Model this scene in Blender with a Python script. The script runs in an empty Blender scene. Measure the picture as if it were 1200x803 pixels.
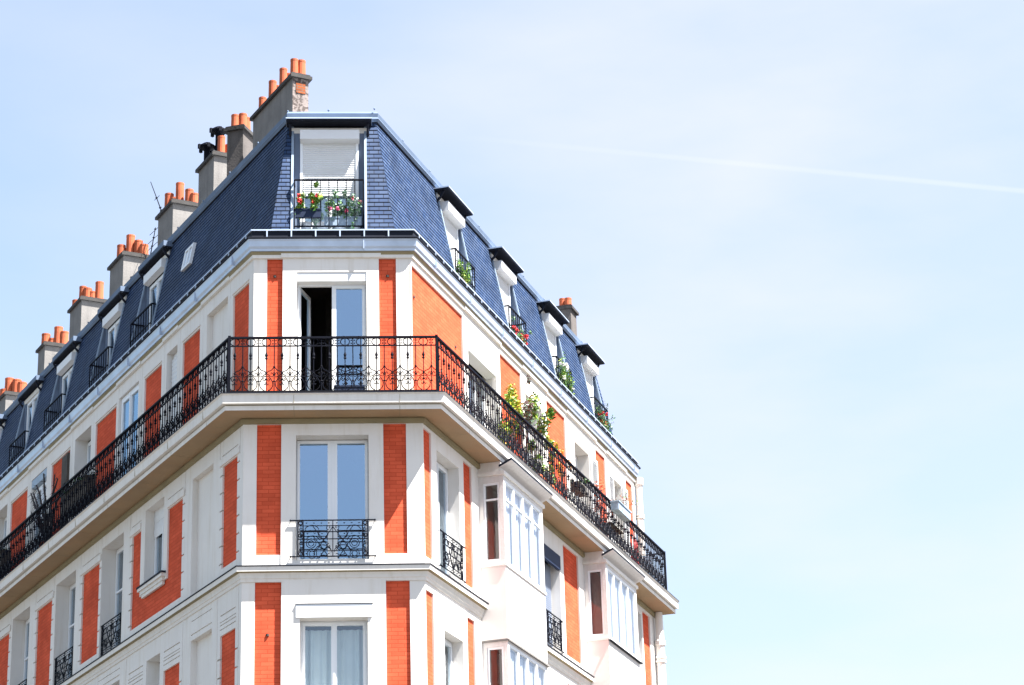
import bpy, math, random
from mathutils import Vector, Matrix
random.seed(7)
R = math.radians
sc = bpy.context.scene
# ------------------------------------------------------------------ camera, sky, sun, exposure
FPX, PITCH, ROLL = 2776.566, R(20.338), R(-1.725)
CAM = Vector((0, 0, 1.6))
fw = Vector((0, math.cos(PITCH), math.sin(PITCH)))
up0 = Vector((0, -math.sin(PITCH), math.cos(PITCH)))
rt0 = Vector((1, 0, 0))
cr = math.cos(ROLL) * rt0 + math.sin(ROLL) * up0
cu = -math.sin(ROLL) * rt0 + math.cos(ROLL) * up0
cam = bpy.data.objects.new('camera', bpy.data.cameras.new('camera'))
sc.collection.objects.link(cam)
m = Matrix.Identity(4)
for i in range(3):
    m[i][0] = cr[i]; m[i][1] = cu[i]; m[i][2] = -fw[i]; m[i][3] = CAM[i]
cam.matrix_world = m
cam.data.sensor_width = 36
cam.data.lens = 36 * FPX / 1200
cam.data.clip_start = .1
cam.data.clip_end = 5000
sc.camera = cam

SUN_AZ, SUN_EL = 113.5, 61.0
SUN_STRENGTH, SKY_STRENGTH, EXPOSURE = 5.0, 0.05, 2.4
sun_dir = Vector((math.sin(R(SUN_AZ)) * math.cos(R(SUN_EL)), math.cos(R(SUN_AZ)) * math.cos(R(SUN_EL)), math.sin(R(SUN_EL))))
sun = bpy.data.objects.new('sun', bpy.data.lights.new('sun', 'SUN'))
sun.data.energy = SUN_STRENGTH
sun.data.angle = R(.53)
sun.data.color = (1, .955, .90)
sun.rotation_euler = sun_dir.to_track_quat('Z', 'Y').to_euler()
sun.location = (20, -10, 60)
sc.collection.objects.link(sun)

def pix_dir(x, y):
    return (fw * FPX + cr * (x - 600) - cu * (y - 401.5)).normalized()
W = bpy.data.worlds.new('World'); sc.world = W; W.use_nodes = True
nt = W.node_tree; nd = nt.nodes; lk = nt.links
nd.clear()
def N(t, **k):
    n = nd.new(t)
    for a, b in k.items(): setattr(n, a, b)
    return n
out = N('ShaderNodeOutputWorld'); bg = N('ShaderNodeBackground')
sky = N('ShaderNodeTexSky', sky_type='NISHITA', sun_disc=False)
sky.sun_elevation = R(SUN_EL); sky.sun_rotation = R(SUN_AZ)
sky.air_density = 1.0; sky.dust_density = 1.6; sky.ozone_density = .3; sky.altitude = 50
bg.inputs['Strength'].default_value = SKY_STRENGTH
tc = N('ShaderNodeTexCoord')
mp = N('ShaderNodeMapping'); mp.inputs['Scale'].default_value = (2.2, 2.2, 6.5); mp.inputs['Rotation'].default_value = (.25, .1, .6)
nz = N('ShaderNodeTexNoise'); nz.inputs['Scale'].default_value = 1.6; nz.inputs['Detail'].default_value = 6; nz.inputs['Roughness'].default_value = .52
rp = N('ShaderNodeValToRGB'); rp.color_ramp.elements[0].position = .36; rp.color_ramp.elements[1].position = .72
rp.color_ramp.elements[0].color = (.5, .5, .5, 1); rp.color_ramp.elements[1].color = (.9, .9, .9, 1)
mx = N('ShaderNodeMix', data_type='RGBA'); mx.inputs['B'].default_value = (3.72, 3.78, 5.0, 1)
lk.new(tc.outputs['Generated'], mp.inputs['Vector']); lk.new(mp.outputs['Vector'], nz.inputs['Vector'])
sx0 = N('ShaderNodeSeparateXYZ'); lk.new(tc.outputs['Generated'], sx0.inputs[0])
gx = N('ShaderNodeMapRange'); gx.inputs['From Min'].default_value = -.22; gx.inputs['From Max'].default_value = .1
gx.inputs['To Min'].default_value = .5; gx.inputs['To Max'].default_value = 1.05; lk.new(sx0.outputs['X'], gx.inputs['Value'])
gm = N('ShaderNodeMath', operation='MULTIPLY'); gm.use_clamp = True
lk.new(nz.outputs['Fac'], rp.inputs['Fac']); lk.new(rp.outputs['Color'], gm.inputs[0]); lk.new(gx.outputs[0], gm.inputs[1])
lk.new(gm.outputs[0], mx.inputs['Factor'])
tint = N('ShaderNodeVectorMath', operation='MULTIPLY'); tint.inputs[1].default_value = (.92, 1.10, 1.0)
lk.new(sky.outputs['Color'], tint.inputs[0]); lk.new(tint.outputs[0], mx.inputs['A'])
# an old vapour trail: a thin great-circle streak of cloud in the sky
tn = pix_dir(640, 170).cross(pix_dir(1190, 223)).normalized()
dp = N('ShaderNodeVectorMath', operation='DOT_PRODUCT'); dp.inputs[1].default_value = tn
lk.new(tc.outputs['Generated'], dp.inputs[0])
ab = N('ShaderNodeMath', operation='ABSOLUTE'); lk.new(dp.outputs['Value'], ab.inputs[0])
mr = N('ShaderNodeMapRange'); mr.interpolation_type = 'SMOOTHSTEP'
mr.inputs['From Min'].default_value = 0.0003; mr.inputs['From Max'].default_value = .0016
mr.inputs['To Min'].default_value = 1; mr.inputs['To Max'].default_value = 0
lk.new(ab.outputs[0], mr.inputs['Value'])
n2 = N('ShaderNodeTexNoise'); n2.inputs['Scale'].default_value = 14; n2.inputs['Detail'].default_value = 4
lk.new(tc.outputs['Generated'], n2.inputs['Vector'])
m2 = N('ShaderNodeMapRange'); m2.inputs['From Min'].default_value = .35; m2.inputs['From Max'].default_value = .6
m2.inputs['To Min'].default_value = .14; m2.inputs['To Max'].default_value = .3
lk.new(n2.outputs['Fac'], m2.inputs['Value'])
sx = N('ShaderNodeSeparateXYZ'); lk.new(tc.outputs['Generated'], sx.inputs[0])
m3 = N('ShaderNodeMapRange'); m3.inputs['From Min'].default_value = -.02; m3.inputs['From Max'].default_value = .09
lk.new(sx.outputs['X'], m3.inputs['Value'])
m4 = N('ShaderNodeMath', operation='MULTIPLY'); lk.new(mr.outputs[0], m4.inputs[0]); lk.new(m3.outputs[0], m4.inputs[1])
mu = N('ShaderNodeMath', operation='MULTIPLY'); lk.new(m4.outputs[0], mu.inputs[0]); lk.new(m2.outputs[0], mu.inputs[1])
mx2 = N('ShaderNodeMix', data_type='RGBA'); mx2.inputs['B'].default_value = (4.3, 4.4, 4.4, 1)
lk.new(mu.outputs[0], mx2.inputs['Factor']); lk.new(mx.outputs['Result'], mx2.inputs['A'])
lk.new(mx2.outputs['Result'], bg.inputs['Color']); lk.new(bg.outputs[0], out.inputs['Surface'])

vs = sc.view_settings
vs.view_transform = 'Standard'; vs.look = 'None'; vs.gamma = 1; vs.use_curve_mapping = False
vs.exposure = EXPOSURE
sc.cycles.max_bounces = 8; sc.cycles.diffuse_bounces = 4; sc.cycles.transparent_max_bounces = 12

# ------------------------------------------------------------------ materials
def mat(name, col, rough=.8, metal=0, var=.12, vscale=3, stain=0, stain_col=(.3, .27, .2), streak=False, bump=.0, bscale=40, spec=.5):
    M = bpy.data.materials.new(name); M.use_nodes = True
    t = M.node_tree; b = t.nodes['Principled BSDF']
    b.inputs['Roughness'].default_value = rough; b.inputs['Metallic'].default_value = metal
    b.inputs['Specular IOR Level'].default_value = spec
    tc = t.nodes.new('ShaderNodeTexCoord')
    n = t.nodes.new('ShaderNodeTexNoise'); n.inputs['Scale'].default_value = vscale; n.inputs['Detail'].default_value = 6
    t.links.new(tc.outputs['Object'], n.inputs['Vector'])
    r = t.nodes.new('ShaderNodeMapRange'); r.inputs['From Min'].default_value = .3; r.inputs['From Max'].default_value = .7
    r.inputs['To Min'].default_value = 1 - var; r.inputs['To Max'].default_value = 1 + var
    t.links.new(n.outputs['Fac'], r.inputs['Value'])
    v = t.nodes.new('ShaderNodeVectorMath'); v.operation = 'SCALE'; v.inputs[0].default_value = col
    t.links.new(r.outputs[0], v.inputs['Scale'])
    last = v.outputs[0]
    if stain:
        mp = t.nodes.new('ShaderNodeMapping')
        mp.inputs['Scale'].default_value = (5, 5, .45) if streak else (1.3, 1.3, 1.3)
        t.links.new(tc.outputs['Object'], mp.inputs['Vector'])
        n3 = t.nodes.new('ShaderNodeTexNoise'); n3.inputs['Scale'].default_value = 1.6; n3.inputs['Detail'].default_value = 8; n3.inputs['Roughness'].default_value = .62
        t.links.new(mp.outputs['Vector'], n3.inputs['Vector'])
        r3 = t.nodes.new('ShaderNodeMapRange'); r3.inputs['From Min'].default_value = .5; r3.inputs['From Max'].default_value = .78
        r3.inputs['To Min'].default_value = 0; r3.inputs['To Max'].default_value = stain
        t.links.new(n3.outputs['Fac'], r3.inputs['Value'])
        x = t.nodes.new('ShaderNodeMix'); x.data_type = 'RGBA'; x.inputs['B'].default_value = (*stain_col, 1)
        t.links.new(r3.outputs[0], x.inputs['Factor']); t.links.new(last, x.inputs['A']); last = x.outputs['Result']
    t.links.new(last, b.inputs['Base Color'])
    if bump:
        n4 = t.nodes.new('ShaderNodeTexNoise'); n4.inputs['Scale'].default_value = bscale; n4.inputs['Detail'].default_value = 5
        t.links.new(tc.outputs['Object'], n4.inputs['Vector'])
        bp = t.nodes.new('ShaderNodeBump'); bp.inputs['Strength'].default_value = bump; bp.inputs['Distance'].default_value = .01
        t.links.new(n4.outputs['Fac'], bp.inputs['Height']); t.links.new(bp.outputs[0], b.inputs['Normal'])
    return M

def brickmat(name, c1, c2, cm, bw, bh, mortar, rough, bump=.5, dist=.006, spec=.5, bias=0, var=.15, smooth=.1, saw=0):
    M = bpy.data.materials.new(name); M.use_nodes = True
    t = M.node_tree; b = t.nodes['Principled BSDF']; b.inputs['Roughness'].default_value = rough
    b.inputs['Specular IOR Level'].default_value = spec
    uv = t.nodes.new('ShaderNodeUVMap')
    br = t.nodes.new('ShaderNodeTexBrick')
    br.inputs['Scale'].default_value = 1; br.inputs['Brick Width'].default_value = bw; br.inputs['Row Height'].default_value = bh
    br.inputs['Mortar Size'].default_value = mortar; br.inputs['Mortar Smooth'].default_value = smooth; br.inputs['Bias'].default_value = bias
    br.inputs['Color1'].default_value = (*c1, 1); br.inputs['Color2'].default_value = (*c2, 1); br.inputs['Mortar'].default_value = (*cm, 1)
    t.links.new(uv.outputs[0], br.inputs['Vector'])
    n = t.nodes.new('ShaderNodeTexNoise'); n.inputs['Scale'].default_value = 1.7; n.inputs['Detail'].default_value = 7
    t.links.new(uv.outputs[0], n.inputs['Vector'])
    r = t.nodes.new('ShaderNodeMapRange'); r.inputs['From Min'].default_value = .3; r.inputs['From Max'].default_value = .7
    r.inputs['To Min'].default_value = 1 - var; r.inputs['To Max'].default_value = 1 + var
    t.links.new(n.outputs['Fac'], r.inputs['Value'])
    v = t.nodes.new('ShaderNodeVectorMath'); v.operation = 'SCALE'
    t.links.new(br.outputs['Color'], v.inputs[0]); t.links.new(r.outputs[0], v.inputs['Scale'])
    t.links.new(v.outputs[0], b.inputs['Base Color'])
    iv = t.nodes.new('ShaderNodeMath'); iv.operation = 'SUBTRACT'; iv.inputs[0].default_value = 1
    t.links.new(br.outputs['Fac'], iv.inputs[1])
    bp = t.nodes.new('ShaderNodeBump'); bp.inputs['Strength'].default_value = bump; bp.inputs['Distance'].default_value = dist
    t.links.new(iv.outputs[0], bp.inputs['Height']); last = bp
    if saw:   # each slate lies on the one below: thick at its lower edge
        sx = t.nodes.new('ShaderNodeSeparateXYZ'); t.links.new(uv.outputs[0], sx.inputs[0])
        dv = t.nodes.new('ShaderNodeMath'); dv.operation = 'DIVIDE'; dv.inputs[1].default_value = bh; t.links.new(sx.outputs['Y'], dv.inputs[0])
        fr = t.nodes.new('ShaderNodeMath'); fr.operation = 'FRACT'; t.links.new(dv.outputs[0], fr.inputs[0])
        ng = t.nodes.new('ShaderNodeMath'); ng.operation = 'SUBTRACT'; ng.inputs[0].default_value = 1; t.links.new(fr.outputs[0], ng.inputs[1])
        b2 = t.nodes.new('ShaderNodeBump'); b2.inputs['Strength'].default_value = 1; b2.inputs['Distance'].default_value = saw
        t.links.new(ng.outputs[0], b2.inputs['Height']); t.links.new(bp.outputs[0], b2.inputs['Normal']); last = b2
        # shade of the overlap painted into the slate colour along each lap
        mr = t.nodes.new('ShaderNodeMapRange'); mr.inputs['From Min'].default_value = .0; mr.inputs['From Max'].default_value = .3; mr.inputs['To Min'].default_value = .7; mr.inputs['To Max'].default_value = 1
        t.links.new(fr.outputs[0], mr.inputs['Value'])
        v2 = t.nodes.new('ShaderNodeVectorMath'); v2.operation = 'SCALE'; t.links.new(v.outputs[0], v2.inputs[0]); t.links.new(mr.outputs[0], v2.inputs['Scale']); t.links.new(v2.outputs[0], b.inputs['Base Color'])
    t.links.new(last.outputs[0], b.inputs['Normal'])
    return M

def glassmat(name, tint, refl, through=(.8, .85, .85)):
    M = bpy.data.materials.new(name); M.use_nodes = True
    t = M.node_tree; t.nodes.clear()
    o = t.nodes.new('ShaderNodeOutputMaterial'); g = t.nodes.new('ShaderNodeBsdfGlossy'); tr = t.nodes.new('ShaderNodeBsdfTransparent')
    g.inputs['Roughness'].default_value = .02; g.inputs['Color'].default_value = (*tint, 1); tr.inputs['Color'].default_value = (*through, 1)
    ge = t.nodes.new('ShaderNodeNewGeometry'); dt = t.nodes.new('ShaderNodeVectorMath'); dt.operation = 'DOT_PRODUCT'
    t.links.new(ge.outputs['Incoming'], dt.inputs[0]); t.links.new(ge.outputs['Normal'], dt.inputs[1])
    aa = t.nodes.new('ShaderNodeMath'); aa.operation = 'ABSOLUTE'; t.links.new(dt.outputs['Value'], aa.inputs[0])
    om = t.nodes.new('ShaderNodeMath'); om.operation = 'SUBTRACT'; om.inputs[0].default_value = 1; t.links.new(aa.outputs[0], om.inputs[1])
    f = t.nodes.new('ShaderNodeMath'); f.operation = 'POWER'; f.inputs[1].default_value = 4.5; t.links.new(om.outputs[0], f.inputs[0])
    r = t.nodes.new('ShaderNodeMapRange'); r.inputs['To Min'].default_value = refl; r.inputs['To Max'].default_value = 1
    x = t.nodes.new('ShaderNodeMixShader')
    n = t.nodes.new('ShaderNodeTexNoise'); n.inputs['Scale'].default_value = 1.1; tcn = t.nodes.new('ShaderNodeTexCoord')
    bp = t.nodes.new('ShaderNodeBump'); bp.inputs['Strength'].default_value = .12; bp.inputs['Distance'].default_value = .02
    t.links.new(tcn.outputs['Object'], n.inputs['Vector']); t.links.new(n.outputs['Fac'], bp.inputs['Height']); t.links.new(bp.outputs[0], g.inputs['Normal'])
    t.links.new(f.outputs[0], r.inputs['Value']); t.links.new(r.outputs[0], x.inputs[0])
    t.links.new(tr.outputs[0], x.inputs[1]); t.links.new(g.outputs[0], x.inputs[2]); t.links.new(x.outputs[0], o.inputs[0])
    return M

RENDER = mat('painted render', (.69, .668, .635), .85, var=.03, vscale=2, stain=.4, stain_col=(.5, .44, .34), streak=True, bump=.15, bscale=60)
STONE = mat('painted stone trim', (.68, .66, .625), .8, var=.04, vscale=3, stain=.35, stain_col=(.42, .37, .29), streak=True, bump=.2, bscale=50)
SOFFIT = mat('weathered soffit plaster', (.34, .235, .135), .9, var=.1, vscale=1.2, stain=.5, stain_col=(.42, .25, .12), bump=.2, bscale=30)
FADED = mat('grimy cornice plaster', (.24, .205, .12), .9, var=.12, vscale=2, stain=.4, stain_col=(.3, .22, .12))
BRICK = brickmat('orange painted brick', (.62, .104, .050), (.51, .08, .038), (.42, .06, .027), .225, .072, .005, .85, bump=.4, var=.14, spec=.05)
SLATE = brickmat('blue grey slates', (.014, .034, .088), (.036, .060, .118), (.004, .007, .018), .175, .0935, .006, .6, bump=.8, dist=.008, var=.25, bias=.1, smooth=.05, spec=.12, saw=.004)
ZINC = mat('zinc sheet', (.44, .52, .64), .38, .35, var=.12, vscale=2.5, bump=.15, bscale=3)
ZINC_DARK = mat('dark patinated zinc', (.012, .015, .025), .7, 0, var=.2, vscale=3, spec=.12)
RIDGE = mat('dull ridge zinc', (.10, .14, .21), .6, .1, var=.15, vscale=2, spec=.2)
TRIMZ = mat('zinc edging', (.22, .29, .38), .55, .1, var=.12, vscale=3)
ZINC_ROOF = mat('grey zinc roofing', (.33, .36, .4), .5, .3, var=.1)
CONC = mat('grey cement render', (.155, .147, .14), .9, var=.18, vscale=2.2, stain=.7, stain_col=(.08, .075, .075), streak=True, bump=.5, bscale=25)
CONC_DARK = mat('sooty cement render', (.085, .075, .07), .9, var=.2, vscale=2.5, stain=.7, stain_col=(.03, .028, .026), streak=True, bump=.5, bscale=25)
CAPM = mat('weathered cement cap', (.03, .028, .027), .9, var=.25, vscale=5, bump=.5, bscale=25)
TERRA = mat('terracotta', (.40, .088, .03), .85, var=.22, vscale=4, stain=.7, stain_col=(.18, .05, .03), bump=.2, bscale=40)
IRON = mat('black wrought iron', (.003, .004, .009), .6, .0, var=.2, vscale=6, spec=.07)
PVC = mat('white window paint', (.74, .77, .8), .45, var=.02, vscale=3)
OLDPAINT = mat('flaking white timber paint', (.60, .58, .57), .7, var=.06, vscale=8, stain=.5, stain_col=(.4, .36, .33), streak=True, bump=.4, bscale=30)
BAYP = mat('smooth white bay paint', (.66, .635, .61), .6, var=.03, stain=.1, stain_col=(.6, .52, .45), streak=True)
SHUT = mat('white shutter slats', (.66, .675, .69), .5, var=.02)
GREYSH = mat('blue grey shutter', (.2, .24, .32), .5, var=.06)
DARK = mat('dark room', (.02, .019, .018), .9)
SIDEB = mat('grey side blind', (.20, .19, .185), .9)
BLIND = mat('bright net curtain', (.36, .40, .44), .9, var=.04, vscale=3)
CURT = mat('white curtain', (.62, .70, .72), .9, var=.06, vscale=3)
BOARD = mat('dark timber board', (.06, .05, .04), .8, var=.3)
GLASS = glassmat('window glass', (.72, .86, 1), .30)
GLASSB = glassmat('sky reflecting glass', (.55, .78, 1), .44)
GLASSL = glassmat('clear glass', (.85, .92, 1), .16)
LEAFS = [mat('leaf ' + n, c, .5, var=.25, vscale=20) for n, c in
         (('lime', (.25, .34, .025)), ('green', (.08, .2, .03)), ('dark', (.03, .09, .02)), ('yellow', (.42, .36, .03)),
          ('sage', (.17, .27, .2)), ('rust', (.42, .11, .05)), ('orange', (.62, .24, .03)), ('brown', (.10, .05, .05)))]
LIME, GREEN, DGREEN, YELLOW, SAGE, RUST, ORANGE, BROWN = LEAFS
RED = mat('red petals', (.62, .02, .03), .6, var=.2, vscale=20)
PINK = mat('pink petals', (.75, .12, .25), .6, var=.2, vscale=20)
WHITEP = mat('white petals', (.8, .8, .75), .6)
PLASTIC = mat('white planter plastic', (.68, .7, .72), .5)
BLUEB = mat('dark blue metal', (.01, .02, .05), .6, spec=.2)
GREYB = mat('grey blue planter', (.25, .33, .42), .5)
REDC = mat('faded red canvas', (.45, .05, .05), .8, var=.15)
GROUND = mat('grey paving', (.06, .055, .05), .9, var=.12, vscale=.6, bump=.2, bscale=8)
ASPH = mat('asphalt', (.05, .05, .052), .9, var=.15, vscale=2)
GLASSC = glassmat('bay glass', (.9, .95, 1), .22, (.97, .98, 1))
GLASSS = glassmat('bay side glass', (.6, .55, .55), .10, (.7, .7, .7))
# mottled plaster where old render has dropped off the chimney's end face
def peeled():
    M = mat('peeled chimney plaster', (.19, .16, .15), .95, var=.2, vscale=6, bump=.8, bscale=18)
    t = M.node_tree; b = t.nodes['Principled BSDF']; src = b.inputs['Base Color'].links[0].from_socket
    tcn = t.nodes.new('ShaderNodeTexCoord'); n = t.nodes.new('ShaderNodeTexNoise'); n.inputs['Scale'].default_value = 13; n.inputs['Detail'].default_value = 6
    t.links.new(tcn.outputs['Object'], n.inputs['Vector'])
    r = t.nodes.new('ShaderNodeValToRGB'); r.color_ramp.elements[0].position = .5; r.color_ramp.elements[1].position = .54
    t.links.new(n.outputs['Fac'], r.inputs[0]); x = t.nodes.new('ShaderNodeMix'); x.data_type = 'RGBA'
    x.inputs['B'].default_value = (.07, .055, .05, 1); t.links.new(r.outputs[0], x.inputs['Factor']); t.links.new(src, x.inputs['A'])
    t.links.new(x.outputs['Result'], b.inputs['Base Color'])
    return M
PEEL = peeled()
BARE = brickmat('bare chimney brick', (.26, .07, .025), (.15, .045, .02), (.12, .09, .07), .2, .06, .008, .9, spec=.1)
CHEEK = mat('dull blue zinc', (.13, .17, .24), .6, .1, var=.15, vscale=3, spec=.2)

# ------------------------------------------------------------------ frames of the three facades
def az(a): return Vector((math.sin(R(a)), math.cos(R(a)), 0))
AL, AR, AF = -27.912, 17.652, 86.065
uL, uR, uF = az(AL), az(AR), az(AF)
nL, nR, nF = az(AL - 90), az(AR + 90), az(AF + 90)
PL0 = Vector((-4.81867, 40, 0)); WF = 3.185
PR0 = PL0 + uF * WF
class Frame:
    def __init__(s, P, u, n): s.P, s.u, s.n = P, u, n
    def pt(s, a, o, z): return s.P + s.u * a + s.n * o + Vector((0, 0, z))
FL, FR, FF = Frame(PL0, uL, nL), Frame(PR0, uR, nR), Frame(PL0, uF, nF)
def bis(a, b):
    d = a.x * b.y - a.y * b.x
    return Vector(((b.y - a.y) / d, (a.x - b.x) / d, 0))
bL, bR = bis(nL, nF), bis(nR, nF)
kL, kFL, kFR, kR = bL.dot(uL), bL.dot(uF), bR.dot(uF), bR.dot(uR)   # mitre: s of the corner per metre of offset
SLEN, SREN = 25.0, 16.1

class MB:
    def __init__(s): s.v = []; s.f = []; s.uv = []; s.m = []; s.sm = []
    def face(s, pts, uv=None, mi=0, sm=False):
        i = len(s.v); s.v += [tuple(p) for p in pts]; s.f.append(tuple(range(i, i + len(pts))))
        if uv is None:
            p0 = Vector(pts[0]); e = (Vector(pts[1]) - p0); e = e.normalized() if e.length else Vector((1, 0, 0))
            n = e.cross(Vector(pts[2]) - p0); g = n.cross(e); g = g.normalized() if g.length else Vector((0, 0, 1))
            uv = [((Vector(p) - p0).dot(e), (Vector(p) - p0).dot(g)) for p in pts]
        s.uv += uv; s.m.append(mi); s.sm.append(sm)
    def box(s, F, s0, s1, o0, o1, z0, z1, mi=0):
        c = [[[F.pt(a, o, z) for z in (z0, z1)] for o in (o0, o1)] for a in (s0, s1)]
        U = lambda *q: list(q)
        s.face([c[0][1][0], c[1][1][0], c[1][1][1], c[0][1][1]], [(s0, z0), (s1, z0), (s1, z1), (s0, z1)], mi)
        s.face([c[1][0][0], c[0][0][0], c[0][0][1], c[1][0][1]], [(s1, z0), (s0, z0), (s0, z1), (s1, z1)], mi)
        s.face([c[0][0][0], c[0][1][0], c[0][1][1], c[0][0][1]], [(o0, z0), (o1, z0), (o1, z1), (o0, z1)], mi)
        s.face([c[1][1][0], c[1][0][0], c[1][0][1], c[1][1][1]], [(o1, z0), (o0, z0), (o0, z1), (o1, z1)], mi)
        s.face([c[0][0][0], c[1][0][0], c[1][1][0], c[0][1][0]], [(s0, o0), (s1, o0), (s1, o1), (s0, o1)], mi)
        s.face([c[0][0][1], c[0][1][1], c[1][1][1], c[1][0][1]], [(s0, o0), (s0, o1), (s1, o1), (s1, o0)], mi)
    def tube(s, pts, r, n=4, mi=0, cap=True, sm=False):
        pts = [Vector(p) for p in pts]; rings = []
        rr = r if isinstance(r, (list, tuple)) else [r] * len(pts)
        for i, p in enumerate(pts):
            d = (pts[min(i + 1, len(pts) - 1)] - pts[max(i - 1, 0)]).normalized()
            a = d.cross(Vector((0, 0, 1)))
            if a.length < .1: a = d.cross(uF)
            a.normalize(); b = d.cross(a)
            rings.append([p + (a * math.cos(t) + b * math.sin(t)) * rr[i] for t in [math.pi / n + 2 * math.pi * k / n for k in range(n)]])
        for i in range(len(rings) - 1):
            for k in range(n):
                s.face([rings[i][k], rings[i][(k + 1) % n], rings[i + 1][(k + 1) % n], rings[i + 1][k]], None, mi, sm)
        if cap:
            s.face(rings[0], None, mi); s.face(rings[-1], None, mi)
    def lathe(s, c, prof, n=16, mi=0, sm=True):
        c = Vector(c); rings = [[c + Vector((math.cos(2 * math.pi * k / n) * r, math.sin(2 * math.pi * k / n) * r, z)) for k in range(n)] for r, z in prof]
        for i in range(len(rings) - 1):
            for k in range(n):
                s.face([rings[i][k], rings[i][(k + 1) % n], rings[i + 1][(k + 1) % n], rings[i + 1][k]], None, mi, sm)
    def octa(s, p, r, h=None, mi=0):
        p = Vector(p); h = h or r
        q = [p + Vector((r, 0, 0)), p + Vector((0, r, 0)), p - Vector((r, 0, 0)), p - Vector((0, r, 0))]
        for k in range(4):
            s.face([q[k], q[(k + 1) % 4], p + Vector((0, 0, h))], None, mi); s.face([q[(k + 1) % 4], q[k], p - Vector((0, 0, h))], None, mi)
    def build(s, name, mats, parent=None, org=None, merge=False):
        if not isinstance(mats, (list, tuple)): mats = [mats]
        if org is None:
            n = max(1, len(s.v)); org = Vector((sum(v[0] for v in s.v) / n, sum(v[1] for v in s.v) / n, min(v[2] for v in s.v)))
        org = Vector(org)
        me = bpy.data.meshes.new(name)
        me.from_pydata([(v[0] - org.x, v[1] - org.y, v[2] - org.z) for v in s.v], [], s.f)
        ul = me.uv_layers.new(name='UVMap')
        ul.data.foreach_set('uv', [c for q in s.uv for c in q])
        for x in mats: me.materials.append(x)
        me.polygons.foreach_set('material_index', s.m)
        me.polygons.foreach_set('use_smooth', s.sm)
        if merge:
            import bmesh
            b = bmesh.new(); b.from_mesh(me); bmesh.ops.remove_doubles(b, verts=b.verts, dist=.0004); b.to_mesh(me); b.free()
        me.update()
        o = bpy.data.objects.new(name, me); sc.collection.objects.link(o)
        if parent is not None:
            o.parent = parent; o.location = org - world_of(parent)
        else: o.location = org
        return o
def world_of(o):
    p = o.location.copy()
    while o.parent: o = o.parent; p += o.location
    return p
def empty(name, loc):
    o = bpy.data.objects.new(name, None); sc.collection.objects.link(o); o.location = loc; o.empty_display_size = .3; return o
def tag(o, label, cat, group=None):
    o['label'] = label; o['category'] = cat
    if group: o['group'] = group
    return o

# ------------------------------------------------------------------ ground
g = MB()
g.face([(-2000, -2000, 0), (2000, -2000, 0), (2000, 2000, 0), (-2000, 2000, 0)])
o = g.build('ground', GROUND, org=(0, 0, 0)); o['kind'] = 'structure'
g = MB(); g.face([(-60, 12, .004), (60, 12, .004), (60, 22, .004), (-60, 22, .004)])
o = g.build('road', ASPH, org=(0, 17, .004)); o['kind'] = 'structure'

B = empty('corner_apartment_building', PL0 + uF * WF / 2)
tag(B, 'white and orange brick corner apartment block with blue slate mansard roof and long iron balcony', 'building')

# ------------------------------------------------------------------ continuous bands mitred round the two corners
def path(o, sl=SLEN, sr=SREN):
    return [FL.pt(sl, o, 0), PL0 + bL * o, PR0 + bR * o, FR.pt(sr, o, 0)]
def band(mb, prof, closed=True, sl=SLEN, sr=SREN, mi=0, mis=None, ends=True):
    rings = []
    for o, z in prof: rings.append([p + Vector((0, 0, z)) for p in path(o, sl, sr)])
    n = len(prof); v = 0
    for i in range(n if closed else n - 1):
        j = (i + 1) % n
        d = math.hypot(prof[j][0] - prof[i][0], prof[j][1] - prof[i][1])
        u = 0
        for k in range(3):
            l = (rings[i][k + 1] - rings[i][k]).length
            mb.face([rings[i][k], rings[i][k + 1], rings[j][k + 1], rings[j][k]], [(u, v), (u + l, v), (u + l, v + d), (u, v + d)], mis[i] if mis else mi)
            u += l
        v += d
    if closed and ends:
        for k in (0, 3): mb.face([r[k] for r in rings], None, mi)

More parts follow.
